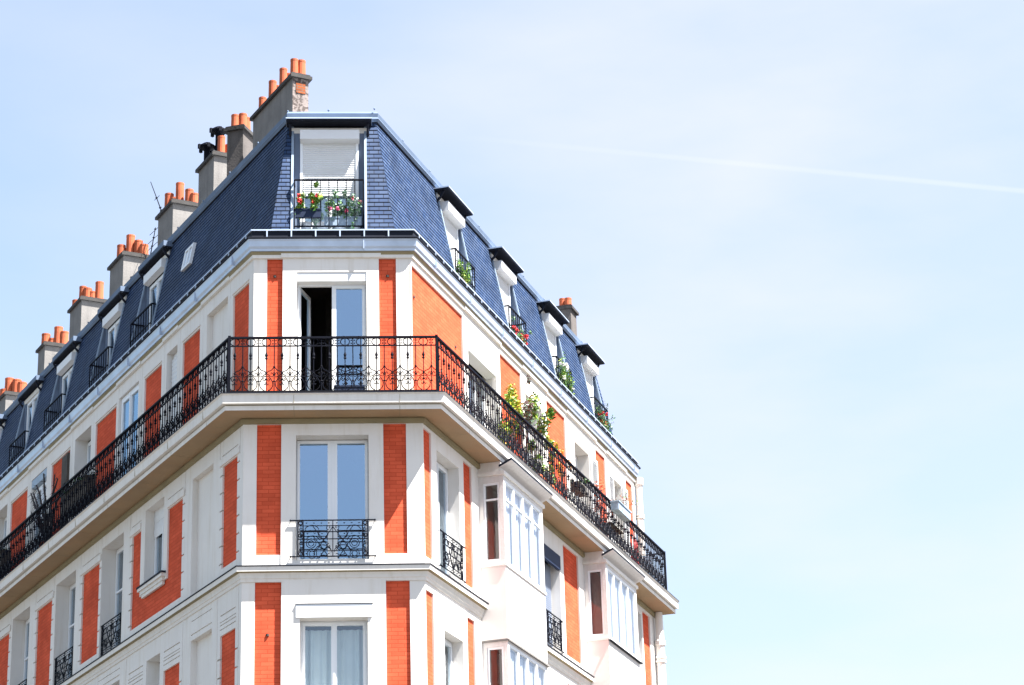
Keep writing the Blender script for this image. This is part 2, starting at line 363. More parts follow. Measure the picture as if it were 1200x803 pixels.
# ------------------------------------------------------------------ walls as relief: bands, panels, reveals
def relief(mb, F, s0, s1, z0, z1, base, cells):
    ss = {s0, s1}; zz = {z0, z1}
    for c in cells:
        for a in c[:2]:
            if s0 < a < s1: ss.add(a)
        for a in c[2:4]:
            if z0 < a < z1: zz.add(a)
    def clean(x):
        x = sorted(x); r = [x[0]]
        for a in x[1:]:
            if a - r[-1] > 1e-4: r.append(a)
        return r
    ss, zz = clean(ss), clean(zz)
    ns, nz_ = len(ss) - 1, len(zz) - 1
    D = [[base] * nz_ for _ in range(ns)]; K = [['w'] * nz_ for _ in range(ns)]
    for c in cells:
        for i in range(ns):
            a = (ss[i] + ss[i + 1]) / 2
            if not (c[0] < a < c[1]): continue
            for j in range(nz_):
                b = (zz[j] + zz[j + 1]) / 2
                if c[2] < b < c[3]: D[i][j] = base + c[4]; K[i][j] = c[5]
    for i in range(ns):
        j = 0
        while j < nz_:
            if K[i][j] == 'w':
                k = j
                while k + 1 < nz_ and K[i][k + 1] == 'w' and D[i][k + 1] == D[i][j]: k += 1
                d = D[i][j]
                mb.face([F.pt(ss[i], d, zz[j]), F.pt(ss[i + 1], d, zz[j]), F.pt(ss[i + 1], d, zz[k + 1]), F.pt(ss[i], d, zz[k + 1])],
                        [(ss[i], zz[j]), (ss[i + 1], zz[j]), (ss[i + 1], zz[k + 1]), (ss[i], zz[k + 1])])
                j = k + 1
            else: j += 1
    for i in range(ns):
        for j in range(nz_):
            if i + 1 < ns and D[i][j] != D[i + 1][j]:
                a = ss[i + 1]; d, e = D[i][j], D[i + 1][j]
                mb.face([F.pt(a, d, zz[j]), F.pt(a, e, zz[j]), F.pt(a, e, zz[j + 1]), F.pt(a, d, zz[j + 1])])
            if j + 1 < nz_ and D[i][j] != D[i][j + 1]:
                a = zz[j + 1]; d, e = D[i][j], D[i][j + 1]
                mb.face([F.pt(ss[i], d, a), F.pt(ss[i], e, a), F.pt(ss[i + 1], e, a), F.pt(ss[i + 1], d, a)])
BR = -.035; RV = -.30
def W_(a, b, z0, z1, d=RV): return (a, b, z0, z1, d, 'h')
def P_(a, b, z0, z1): return (a, b, z0, z1, BR, 'b')
def N_(a, b, z0, z1, d): return (a, b, z0, z1, d, 'w')
def panels(F, base, cells):
    for c in cells:
        if c[5] == 'b':
            mb = MB(); holes = [h for h in cells if h is not c and h[5] in 'hw' and h[0] > c[0] and h[1] < c[1] and h[2] > c[2] - .01 and h[3] < c[3] + .5 and (h[1] - h[0]) > .3]
            d = base + BR
            def q(a, b, z0, z1):
                if b > a and z1 > z0: mb.face([F.pt(a, d, z0), F.pt(b, d, z0), F.pt(b, d, z1), F.pt(a, d, z1)], [(a, z0), (b, z0), (b, z1), (a, z1)])
            if holes:
                h = (min(x[0] for x in holes), max(x[1] for x in holes), min(x[2] for x in holes), max(x[3] for x in holes))
                q(c[0], h[0], c[2], c[3]); q(h[1], c[1], c[2], c[3]); q(h[0], h[1], c[2], h[2]); q(h[0], h[1], h[3], c[3])
            else: q(c[0], c[1], c[2], c[3])
            mb.build('brick_panel', BRICK, B)
def quoin(a, b, z0, z1, wl=.13, wr=.13):
    r = []; z = z0 + .28
    while z < z1 - .05:
        if wl: r.append(N_(a - wl, a, z, z + .03, -.055))
        if wr: r.append(N_(b, b + wr, z - .025, z + .005, -.055))
        z += .33
    return r

STO = [(12.40, 15.30)]          # storey A; the ones below repeat every 3 m
UPO = -.22
# --- front facade
fu = [P_(.385, .67, 15.2, 18.3), P_(2.43, 2.745, 15.2, 18.3), W_(.93, 2.2, 15.5, 18.03),
      N_(.67, .93, 15.2, 18.3, .012), N_(2.2, 2.43, 15.2, 18.3, .012), N_(.93, 2.2, 18.03, 18.3, .012)]
fl = [P_(.238, .67, 12.62, 15.02), P_(2.48, 2.885, 12.62, 15.02), N_(.67, 2.48, 12.4, 15.02, .012), W_(.93, 2.215, 12.52, 14.81)]
fb = [P_(.228, .685, 9.6, 12.155), P_(2.5, 2.915, 9.6, 12.15), N_(.685, 2.5, 9.4, 12.2, .025), W_(1.01, 2.18, 9.62, 11.48)]
# --- left facade
LB_U = [(.375, 1.18), (2.96, 3.92), (5.155, 6.19), (7.99, 9.37), (11.2, 12.56), (14.46, 15.83), (17.9, 19.1), (21.2, 22.6)]
LW_U = [(4.24, 4.86), (6.56, 7.82), (9.70, 10.84), (12.95, 14.15), (16.14, 17.4), (19.6, 20.8)]
lu = [P_(a, b, 15.2, 17.93) for a, b in LB_U] + [W_(a, b, 15.5, 18.03) for a, b in LW_U]
lu += [N_(1.46, 2.57, 15.5, 18.05, -.12)]
lu += [N_(a - .02, b + .02, 17.965, 17.99, .02) for a, b in LB_U]
lu += [N_(a - .17, a - .16, 15.2, 18.3, -.012) for a, b in LB_U] + [N_(b + .15, b + .16, 15.2, 18.3, -.012) for a, b in LB_U]
LB_L = [(.285, 1.02), (3.12, 6.03), (8.1, 9.23), (11.37, 12.49), (14.66, 15.8), (18.0, 19.1), (21.2, 22.3)]
LW_L = [(6.57, 7.95), (9.70, 11.1), (13.05, 14.42), (16.3, 17.6), (19.5, 20.8)]
ll = [P_(a, b, 12.62, 14.53) for a, b in LB_L]
ll += [W_(a, b, 12.5, 14.78, -.32) for a, b in LW_L]
ll += [N_(1.5, 2.6, 12.5, 14.74, -.12)]
for a, b in LB_L:
    ll += quoin(a, b, 12.45, 14.5)
    ll += [N_(a - .12, b + .12, 14.55, 14.68, .025), N_(a - .02, b + .02, 14.72, 14.74, -.02), N_(a - .14, a - .12, 14.53, 15.1, -.02), N_(b + .12, b + .14, 14.53, 15.1, -.02)]
ll += [N_(3.95, 5.5, 13.18, 14.99, 0), W_(4.17, 5.26, 13.34, 14.86, -.28)]
lb = [P_(a, b, 9.6, 11.4) for a, b in LB_L if a != 3.12] + [P_(3.12, 3.99, 9.6, 11.4), P_(5.2, 6.03, 9.6, 11.4)]
for a, b in LB_L:
    lb += quoin(a, b, 9.4, 11.3)
    lb += [N_(a - .02, b + .02, 11.50, 11.52, -.022), N_(a - .02, b + .02, 11.58, 11.6, -.022), N_(a - .02, b + .02, 11.64, 11.655, -.022), N_(a + .0, b, 11.75, 11.775, -.025),
           N_(a - .16, a - .14, 9.4, 12.1, -.015), N_(b + .14, b + .16, 9.4, 12.1, -.015)]
for a, b in [(1.45, 2.53)] + LW_L + [(4.2, 4.98)]:
    lb += [N_(a, b, 11.86 if a > 3 else 11.74, 11.885 if a > 3 else 11.765, -.02), N_(a, b, 12.0, 12.015, -.02)]
lb += [N_(4.0, 5.18, 9.4, 12.1, .0)] + [W_(a, b, 9.5, 11.78, -.32) for a, b in LW_L] + [N_(1.45, 2.53, 9.5, 11.65, -.12), W_(4.2, 4.98, 9.9, 11.8, -.28)]
# --- right facade
RB_U = [(.13, 2.97), (5.25, 6.63), (8.4, 9.78), (12.15, 12.96), (14.72, 15.3)]
RW_U = [(3.26, 4.98, 15.5, 17.72), (6.9, 8.06, 15.5, 17.84), (10.46, 11.6, 15.5, 17.85), (13.5, 14.33, 16.2, 17.87)]
ru = [P_(a, b, 15.2, 18.17) for a, b in RB_U] + [W_(*w) for w in RW_U]
RB_L = [(.03, .42), (2.18, 2.63), (8.52, 9.62), (14.86, 15.5)]
rl = [P_(a, b, 12.58, 14.95) for a, b in RB_L] + [W_(.71, 1.92, 12.5, 14.73, -.24), W_(7.0, 8.24, 12.5, 14.63, -.26), W_(13.9, 14.74, 12.5, 14.83, -.2)]
rb = [P_(a, b, 9.6, 11.98) for a, b in RB_L] + [N_(.5, 2.18, 9.4, 12.05, .012), W_(.915, 1.93, 9.6, 11.45, -.22), W_(7.0, 8.24, 9.5, 11.45, -.26)]
def wall(F, facade, ends, low, mid, upc):
    mb = MB()
    ends_ = {'L': (lambda o: o * kL, lambda o: SLEN), 'F': (lambda o: o * kFL, lambda o: WF + o * kFR), 'R': (lambda o: o * kR, lambda o: SREN)}[facade]
    e = lambda o: (ends_[0](o), ends_[1](o))
    a, b = e(UPO); b = 15.5 if facade == 'R' else b; relief(mb, F, a, b, 15.2, 18.45, UPO, upc)
    a, b = e(0); relief(mb, F, a, b, 12.25, 15.25, 0, mid)
    relief(mb, F, a, b, 9.3, 12.25, 0, low)
    # storeys further down, out of the picture but there
    relief(mb, F, a, b, 0, 9.3, 0, [W_(c[0], c[1], c[2] - 3 * k, c[3] - 3 * k, c[4]) for k in (1, 2) for c in low if c[5] == 'h' and c[2] - 3 * k > .5])
    mb.build('wall', RENDER, B)
    panels(F, UPO, upc); panels(F, 0, mid); panels(F, 0, low)
wall(FF, 'F', None, fb, fl, fu)
wall(FL, 'L', None, lb, ll, lu)
wall(FR, 'R', None, rb, rl, ru)
# end and back walls, and a dark partition inside the rooms
mb = MB()
eL = FL.pt(SLEN, 0, 0); eR = FR.pt(SREN, 0, 0); back = eR - nR * 9.0; back2 = eL - nL * 6
def vwall(p, q, z0, z1):
    l = (q - p).length; zv = Vector((0, 0, 1))
    mb.face([p + zv * z0, q + zv * z0, q + zv * z1, p + zv * z1], [(0, z0), (l, z0), (l, z1), (0, z1)])
vwall(eR, back, 0, 15.2); vwall(eR - nR * .22 - uR * .6, back - uR * .6, 15.2, 18.6); vwall(back - uR * .6, back, 15.2, 18.6); vwall(back, back2, 0, 18.6); vwall(back2, eL, 0, 18.6)
for p, q in ((back, back2), (back2, eL - nL * 1.15)): vwall(p, q, 18.6, 21.7)
mb.build('party_wall', CONC, B)
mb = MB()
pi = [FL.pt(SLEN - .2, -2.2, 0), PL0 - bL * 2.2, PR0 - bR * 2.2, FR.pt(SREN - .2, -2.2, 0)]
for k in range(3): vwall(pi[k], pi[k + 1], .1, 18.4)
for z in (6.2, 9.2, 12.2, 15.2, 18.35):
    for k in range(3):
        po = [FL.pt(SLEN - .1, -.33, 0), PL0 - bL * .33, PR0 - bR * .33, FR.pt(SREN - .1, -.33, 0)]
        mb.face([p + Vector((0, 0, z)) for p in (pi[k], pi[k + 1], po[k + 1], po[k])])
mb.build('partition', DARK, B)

# ------------------------------------------------------------------ cornice, slab, string courses, gutter
mb = MB()
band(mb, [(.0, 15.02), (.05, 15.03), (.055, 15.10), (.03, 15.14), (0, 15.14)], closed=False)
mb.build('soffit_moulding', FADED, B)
mb = MB()
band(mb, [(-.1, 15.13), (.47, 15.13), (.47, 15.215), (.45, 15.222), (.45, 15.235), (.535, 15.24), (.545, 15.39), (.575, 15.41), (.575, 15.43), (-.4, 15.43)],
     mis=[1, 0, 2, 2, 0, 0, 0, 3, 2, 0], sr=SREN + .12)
for F, a, b in ((FL, .62, SLEN), (FF, .9, 3), (FR, 1.2, SREN)):
    x = a
    while x < b:
        mb.box(F, x, x + .006, .46, .547, 15.242, 15.388, 2); mb.box(F, x, x + .008, .1, .472, 15.128, 15.2, 2); x += 1.87
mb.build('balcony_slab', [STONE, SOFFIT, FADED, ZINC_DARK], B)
for F, a, z in ((FF, .525, 17.96), (FF, 2.59, 17.96), (FR, .32, 17.6), (FR, 2.6, 17.4), (FF, .45, 11.2)):
    mb = MB(); oo = (UPO if z > 15 else 0) + BR
    mb.lathe(F.pt(a, oo, z), [(.0, -.02), (.028, -.02), (.028, .02), (0, .02)], 8); mb.build('wall_anchor', CAPM, B)
for k, (z, zz_) in enumerate([(12.40, 12.30), (9.40, 9.30), (6.4, 6.3)]):
    mb = MB()
    band(mb, [(-.03, z - .27), (.02, z - .27), (.03, z - .22), (.045, z - .21), (.05, z - .16), (.07, z - .12), (.13, z - .105), (.135, z - .02), (.15, z - .015), (.15, z), (-.03, z + .03)],
         mis=[0, 0, 0, 0, 0, 1, 0, 2, 2, 2, 0])
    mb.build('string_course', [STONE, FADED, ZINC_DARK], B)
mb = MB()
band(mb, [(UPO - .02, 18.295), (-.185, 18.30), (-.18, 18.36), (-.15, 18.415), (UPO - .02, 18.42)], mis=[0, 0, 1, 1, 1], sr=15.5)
# little stepped blocks of the cornice over each surround
def blocks(F, lst):
    for a, b in lst: mb.box(F, a, b, -.19, -.165, 18.31, 18.405)
blocks(FL, [(1.3, 2.8), (4.1, 5.0), (6.35, 7.9), (9.5, 11.05), (12.7, 14.3), (16.0, 17.6)])
blocks(FF, [(.64, 2.47)]); blocks(FR, [(2.99, 5.23), (6.65, 8.38), (9.8, 12.13), (12.98, 14.7)])
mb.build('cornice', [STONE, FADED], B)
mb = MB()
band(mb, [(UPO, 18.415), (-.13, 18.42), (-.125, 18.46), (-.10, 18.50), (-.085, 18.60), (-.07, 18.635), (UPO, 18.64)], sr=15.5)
for F, a, b in ((FL, .9, SLEN), (FF, 2.15, 2.3), (FR, 1.1, 15.4)):
    x = a
    while x < b:
        mb.box(F, x, x + .014, -.13, -.067, 18.44, 18.632); x += 2.0
mb.build('cornice_flashing', ZINC, B)
mb = MB()
band(mb, [(-.3, 18.635), (-.075, 18.64), (-.055, 18.655), (-.055, 18.675), (-.30, 18.685)], sr=15.6)
mb.build('gutter', ZINC_DARK, B)
mb = MB()
band(mb, [(-.155, 18.68), (-.165, 18.835), (-.60, 18.86), (-.60, 18.68)], sr=15.66, mis=[1, 1, 1, 1])
band(mb, [(-.135, 18.83), (-.135, 18.855), (-.19, 18.859), (-.19, 18.83)], sr=15.75)
def brackets(F, a, b, st):
    x = a
    while x < b: mb.box(F, x - .012, x + .012, -.15, -.13, 18.68, 18.835); x += st
brackets(FF, .38, WF - .2, .447); brackets(FL, .35, SLEN, .447); brackets(FR, .35, 15.5, .447)
mb.build('snow_guard', [ZINC, ZINC_DARK], B)

# ------------------------------------------------------------------ mansard roof
ZB, OB, ZT, OT = 18.85, -.62, 21.55, -1.15
def oz(z): return OB + (z - ZB) * (OT - OB) / (ZT - ZB)
SL = math.hypot(ZT - ZB, OT - OB) / (ZT - ZB)
DZ0, DZ1 = 19.08, 21.42
D_F = [(.83, 2.19)]
D_R = [(4.1, 5.35), (7.55, 8.8), (11.0, 12.25), (14.1, 15.3)]
D_L = [(7.4, 8.8), (10.28, 11.66), (13.75, 15.15), (16.75, 18.1), (20.0, 21.4)]
roof = MB()
def slope(F, sfun0, sfun1, dorm):
    def q(a0, a1, z0, z1):   # a0/a1 functions of o
        f = lambda a, z: a(oz(z)) if callable(a) else a
        rh = .0935 / SL; k = math.floor((z0 - ZB) / rh + 1e-6)
        while True:
            zb, zt = ZB + k * rh, ZB + (k + 1) * rh
            za, zc = max(z0, zb), min(z1, zt)
            if za >= z1 - 1e-6: break
            d = lambda z: .008 * (zt - z) / rh + .001
            pts = [(f(a0, za), za), (f(a1, za), za), (f(a1, zc), zc), (f(a0, zc), zc)]
            V = lambda z: (z - ZB) * SL
            roof.face([F.pt(s, oz(z) + d(z), z) for s, z in pts], [(s, V(z) + (.0005 if z == za else -.0005)) for s, z in pts])
            roof.face([F.pt(f(a0, za), oz(za), za), F.pt(f(a1, za), oz(za), za), F.pt(f(a1, za), oz(za) + d(za), za), F.pt(f(a0, za), oz(za) + d(za), za)], [(0, .004)] * 4)
            k += 1
    cur = sfun0
    for a, b in dorm:
        q(cur, a, ZB, ZT); q(a, b, ZB, DZ0); q(a, b, DZ1, ZT); cur = b
    q(cur, sfun1, ZB, ZT)
HIP_B, HIP_T = 15.95, 15.5
hipR = lambda o: HIP_B + (o - OB) / (OT - OB) * (HIP_T - HIP_B)
slope(FF, lambda o: o * kFL, lambda o: WF + o * kFR, D_F)
slope(FL, lambda o: o * kL, lambda o: SLEN, D_L)
slope(FR, lambda o: o * kR, hipR, D_R)
A_, B_ = FR.pt(HIP_B, OB, ZB), FR.pt(HIP_T, OT, ZT)
roof.face([A_, FR.pt(HIP_B, OB - 6, ZB), FR.pt(HIP_T, OT - 5, ZT), B_])
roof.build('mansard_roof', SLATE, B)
mb = MB()
band(mb, [(-1.135, 21.49), (-1.10, 21.50), (-1.07, 21.56), (-1.09, 21.60), (-1.08, 21.68), (-1.12, 21.73), (-1.3, 21.78), (-1.3, 21.5)], sr=HIP_T + .05, mis=[1, 0, 0, 0, 0, 0, 0, 0])
for F, a, b in ((FL, .3, SLEN), (FR, .2, HIP_T), (FF, 1.0, 2.6)):
    x = a + .5
    while x < b:
        mb.octa(F.pt(x, -1.14, 21.77), .022, .035); x += 1.55
mb.build('ridge_flashing', [RIDGE, ZINC_DARK], B)
mb = MB()
tp = [p + Vector((0, 0, 21.76)) for p in path(-1.25, SLEN, HIP_T)] + [FR.pt(HIP_T, -8, 21.9), FL.pt(SLEN, -6, 21.9)]
mb.face(tp); mb.build('flat_roof', ZINC_ROOF, B)

# ------------------------------------------------------------------ windows
def curtain_mesh(F, a, b, o, z0, z1, amp=.03, n=None):
    c = MB(); n = n or int((b - a) / .018); ph = random.random() * 6
    P = [(a + (b - a) * i / n, o + amp * math.sin(ph + i * .9) * (0.6 + .4 * math.sin(i * .37))) for i in range(n + 1)]
    for i in range(n):
        c.face([F.pt(P[i][0], P[i][1], z0), F.pt(P[i + 1][0], P[i + 1][1], z0), F.pt(P[i + 1][0], P[i + 1][1], z1), F.pt(P[i][0], P[i][1], z1)], None, 0, True)
    return c
def window(F, s0, s1, z0, z1, o, sashes=2, transom=None, glass=None, curtains=None, head=0, fr=.05, st=.05, open_left=False, cst=None, paint=None, bars=(), parent=None, label=None):
    glass = glass or GLASS; paint = paint or PVC; parent = parent or B
    mb = MB(); d0, d1 = o - .06, o + .0
    zt = z1 - head
    if head: mb.box(F, s0, s1, d0, d1 + .02, zt, z1)
    mb.box(F, s0, s0 + fr, d0, d1, z0, zt); mb.box(F, s1 - fr, s1, d0, d1, z0, zt)
    mb.box(F, s0 + fr, s1 - fr, d0, d1, z0, z0 + fr); mb.box(F, s0 + fr, s1 - fr, d0, d1, zt - fr, zt)
    w = (s1 - s0 - 2 * fr) / sashes; gl = MB()
    for k in range(sashes):
        a = s0 + fr + k * w; b = a + w
        e0, e1 = o - .05, o + .012; sa = sb = st
        if cst: sa, sb = (st, cst) if k == 0 else (cst, st)
        z_a, z_b = z0 + fr, zt - fr
        if open_left and k == 0:
            # leaf swung into the room on its left hinge
            Fo = Frame(F.pt(a, e0, 0), (F.u * .30 - F.n * .954).normalized(), (F.n * .30 + F.u * .954).normalized())
            mb.box(Fo, 0, st, -.03, .03, z_a, z_b); mb.box(Fo, w - st, w, -.03, .03, z_a, z_b)
            mb.box(Fo, st, w - st, -.03, .03, z_a, z_a + .1); mb.box(Fo, st, w - st, -.03, .03, z_b - st, z_b)
            gl.face([Fo.pt(st, 0, z_a + .1), Fo.pt(w - st, 0, z_a + .1), Fo.pt(w - st, 0, z_b - st), Fo.pt(st, 0, z_b - st)])
            continue
        mb.box(F, a + .002, a + sa, e0, e1, z_a, z_b); mb.box(F, b - sb, b - .002, e0, e1, z_a, z_b)
        mb.box(F, a + sa, b - sb, e0, e1, z_a, z_a + st + .02); mb.box(F, a + sa, b - sb, e0, e1, z_b - st, z_b)
        if transom: mb.box(F, a + st, b - st, e0 + .004, e1 - .004, transom - .02, transom + .02)
        for zb in bars: mb.box(F, a + st, b - st, e0 + .01, e1 - .006, zb - .012, zb + .012)
        gl.face([F.pt(a + st, o - .02, z_a + st), F.pt(b - st, o - .02, z_a + st), F.pt(b - st, o - .02, z_b - st), F.pt(a + st, o - .02, z_b - st)])
    if sashes == 2 and not open_left:
        c = (s0 + s1) / 2; mb.box(F, c - .018, c + .018, o + .013, o + .03, z0 + fr, zt - fr)
    wn = mb.build('window', paint, parent)
    if label: wn['label'] = label
    gl.build('pane', glass, wn)
    if curtains:
        for a, b in curtains: curtain_mesh(F, a, b, o - .16, z0 + .05, zt - .12).build('curtain', CURT, wn)
    return wn
def shutter_box(F, a, b, o0, o1, z0, z1, parent, m=SHUT, name='roller_shutter_box'):
    mb = MB(); mb.box(F, a, b, o0, o1, z0 + .035, z1)
    # chamfered underside
    mb.face([F.pt(a, o0, z0), F.pt(b, o0, z0), F.pt(b, o1, z0 + .035), F.pt(a, o1, z0 + .035)])
    for s in (a, b): mb.face([F.pt(s, o0, z0), F.pt(s, o1, z0 + .035), F.pt(s, o0, z0 + .035)])
    return mb.build(name, m, parent)
def slats(F, a, b, o, z0, z1, parent, m=SHUT, pitch=.045, name='shutter'):
    mb = MB(); z = z0
    while z < z1 - .001:
        t = min(z + pitch, z1)
        mb.face([F.pt(a, o, z), F.pt(b, o, z), F.pt(b, o + .010, z + (t - z) * .5), F.pt(a, o + .010, z + (t - z) * .5)])
        mb.face([F.pt(a, o + .010, z + (t - z) * .5), F.pt(b, o + .010, z + (t - z) * .5), F.pt(b, o - .002, t), F.pt(a, o - .002, t)])
        z = t
    return mb.build(name, m, parent)
def curve(F, o, pts): return [F.pt(s, o, z) for s, z in pts]
def arc(cx, cz, r, a0, a1, n=8, rz=None):
    rz = rz or r
    return [(cx + r * math.cos(R(a0 + (a1 - a0) * i / n)), cz + rz * math.sin(R(a0 + (a1 - a0) * i / n))) for i in range(n + 1)]
def spiral(cx, cz, r0, r1, a0, turns, n=12):
    return [(cx + (r0 + (r1 - r0) * i / n) * math.cos(R(a0) + turns * 2 * math.pi * i / n), cz + (r0 + (r1 - r0) * i / n) * math.sin(R(a0) + turns * 2 * math.pi * i / n)) for i in range(n + 1)]
def grille(F, a, b, o, z0, z1, parent):
    mb = MB(); t = .009
    def ln(p, r=.006): mb.tube(curve(F, o, p), r * 1.5, 4)
    for z in (z0, z1):
        ln([(a - .13, z), (b + .13, z)], .009)
        for s in (a - .13, b + .13):
            mb.tube([F.pt(s, o, z), F.pt(s, o - .1, z - .01)], .008, 4); mb.octa(F.pt(s, o, z), .022)
    ia, ib, i0, i1 = a + .1, b - .1, z0 + .1, z1 - .1
    for s in (a, a + .09, b - .09, b): ln([(s, z0), (s, z1)], .009)
    for z in (i0, i1): ln([(a, z), (b, z)])
    c, cz, h, w = (a + b) / 2, (z0 + z1) / 2, z1 - z0, b - a
    for f in (.48, .68): ln([(a, z0 + h * f), (b, z0 + h * f)], .007)
    ln([(c, z0), (c, z1)], .007)
    for sx in (-1, 1):
        q = c + sx * w * .14
        ln([(q - .1 * w, i0), (q + .15 * w * sx * sx, i1)]); ln([(q + .12 * w, i0), (q - .15 * w, i1)])
        ln(arc(c + sx * w * .31, z0 + h * .36, .085, 0, 360, 12)); ln(arc(c + sx * w * .31, z0 + h * .36, .05, 0, 360, 8))
        ln(arc(c + sx * w * .30, z0 + h * .72, w * .1, 10, 170, 8, h * .14))
        ln(arc(c + sx * w * .14, z0 + h * .12, w * .12, 0, 180, 8, h * .2))
        ln(arc(c + sx * w * .14, z0 + h * .6, w * .07, 0, 360, 10, h * .11))
        for k in range(4): mb.octa(F.pt(c + sx * (.07 + k * .13), o, i1 + .05), .02, .012)
        for k in range(4): mb.octa(F.pt(c + sx * (.07 + k * .13), o, i0 - .05), .02, .012)
        for zc in (z0 + .05, z0 + h * .58, z1 - .05): ln(arc(c + sx * (w / 2 - .045), zc, .034, 0, 360, 8), .008)
        for zc in (z0 + h * .2, z0 + h * .36, z0 + h * .75): ln(spiral(c + sx * (w / 2 - .045), zc, .035, .01, 90, 1.2 * sx, 8), .005)
        ln(spiral(c + sx * .07, z0 + h * .8, .05, .01, -90, sx, 8)); ln(spiral(c + sx * .07, z0 + h * .28, .05, .01, 90, -sx, 8))
    return mb.build('window_grille', IRON, parent)

# front facade windows
w = window(FF, .94, 2.19, 15.5, 17.83, UPO - .14, open_left=True, glass=GLASSB, fr=.02, st=.05, cst=.08, label='tall front window with its left leaf swung open into a dark room')
shutter_box(FF, .935, 2.195, UPO - .2, UPO + .0, 17.82, 18.028, w)
w = window(FF, .935, 2.21, 12.53, 14.80, -.27, glass=GLASSB, fr=.015, st=.045, cst=.085, label='closed double window reflecting plain blue sky above a scrolled grille')
grille(FF, .97, 2.19, .05, 12.57, 13.225, w)
w = window(FF, 1.015, 2.175, 9.63, 11.475, -.22, glass=GLASSL, fr=.03, st=.05, curtains=[(1.08, 1.57), (1.62, 2.12)], label='lowest front window with pale pleated curtains')
mb = MB(); mb.box(FF, .94, 2.26, .02, .05, 11.485, 11.715); mb.box(FF, .93, 2.27, .02, .06, 11.716, 11.728, 1)
mb.build('lintel_board', [PVC, ZINC_DARK], w)

# left facade, upper storey
w = window(FL, 4.245, 4.855, 15.5, 18.02, UPO - .14, sashes=1, glass=GLASSL, label='narrow window closed by a white louvred shutter')
slats(FL, 4.3, 4.8, UPO - .10, 15.6, 17.9, w, pitch=.09)
w = window(FL, 6.565, 7.815, 15.5, 18.02, UPO - .05, glass=GLASSB, fr=.07, st=.06, label='double window set near the wall face, panes bright blue')
w = window(FL, 9.705, 10.835, 15.5, 17.98, UPO - .28, glass=GLASS)
w = window(FL, 12.955, 14.145, 15.5, 17.8, UPO - .1, glass=GLASS)
shutter_box(FL, 12.955, 14.145, UPO - .16, UPO - .01, 17.8, 18.02, w, GREYB)
for a, b in LW_U[4:]: window(FL, a + .005, b - .005, 15.5, 18.02, UPO - .28)
# left facade, lower storeys
for i, (a, b) in enumerate(LW_L):
    w = window(FL, a + .005, b - .005, 12.5, 14.77, -.30, transom=13.85, glass=GLASS)
    grille(FL, a + .05, b - .05, -.03, 12.52, 13.15, w)
    window(FL, a + .005, b - .005, 9.5, 11.77, -.30, transom=10.9, glass=GLASS)
w = window(FL, 4.175, 5.255, 13.35, 14.5, -.2, sashes=2, glass=GLASS, label='small window above a moulded sill, half covered by a white blind')
slats(FL, 4.18, 5.25, -.185, 14.3, 14.86, w, pitch=.3)
mb = MB(); mb.box(FL, 3.98, 5.42, -.02, .10, 13.30, 13.335, 1); mb.box(FL, 4.0, 5.40, -.02, .085, 13.24, 13.30); mb.box(FL, 4.06, 5.34, -.02, .05, 13.17, 13.24); mb.box(FL, 4.1, 5.3, -.02, .03, 13.1, 13.17)
mb.build('sill', [STONE, ZINC_DARK], w)
window(FL, 4.205, 4.975, 9.9, 11.79, -.26, sashes=1, glass=GLASSL, curtains=[(4.28, 4.9)])
# right facade, upper storey
w = window(FR, 3.265, 4.975, 15.5, 17.5, UPO - .25, glass=GLASSL, sashes=3, label='wide window with half lowered roller box beside the big brick panel')
shutter_box(FR, 3.27, 4.97, UPO - .2, UPO + .015, 17.52, 17.9, w)
window(FR, 6.905, 8.055, 15.5, 17.83, UPO - .28, glass=GLASSL)
def leaf_shutter(a, b, z0, z1, w):
    mb = MB(); o0, o1 = UPO + .01, UPO + .05
    mb.box(FR, a, a + .05, o0, o1, z0, z1); mb.box(FR, b - .05, b, o0, o1, z0, z1); mb.box(FR, a + .05, b - .05, o0, o1, z1 - .06, z1); mb.box(FR, a + .05, b - .05, o0, o1, z0, z0 + .06)
    z = z0 + .07
    while z < z1 - .08:
        mb.face([FR.pt(a + .05, o1, z), FR.pt(b - .05, o1, z), FR.pt(b - .05, o0 + .005, z + .05), FR.pt(a + .05, o0 + .005, z + .05)]); z += .05
    mb.face([FR.pt(a + .05, o0, z0), FR.pt(b - .05, o0, z0), FR.pt(b - .05, o0, z1), FR.pt(a + .05, o0, z1)])
    mb.build('louvred_shutter', SHUT, w)
w = window(FR, 10.465, 11.595, 15.5, 17.84, UPO - .28, glass=GLASSL, label='window with a white louvred shutter folded back on the wall')
leaf_shutter(11.62, 12.14, 15.5, 17.84, w)
w = window(FR, 13.505, 14.325, 16.2, 17.86, UPO - .28, sashes=1, glass=GLASSL, label='smallest upper window, louvred shutters open both sides')
leaf_shutter(14.34, 14.70, 16.2, 17.86, w); leaf_shutter(13.05, 13.48, 16.2, 17.86, w)
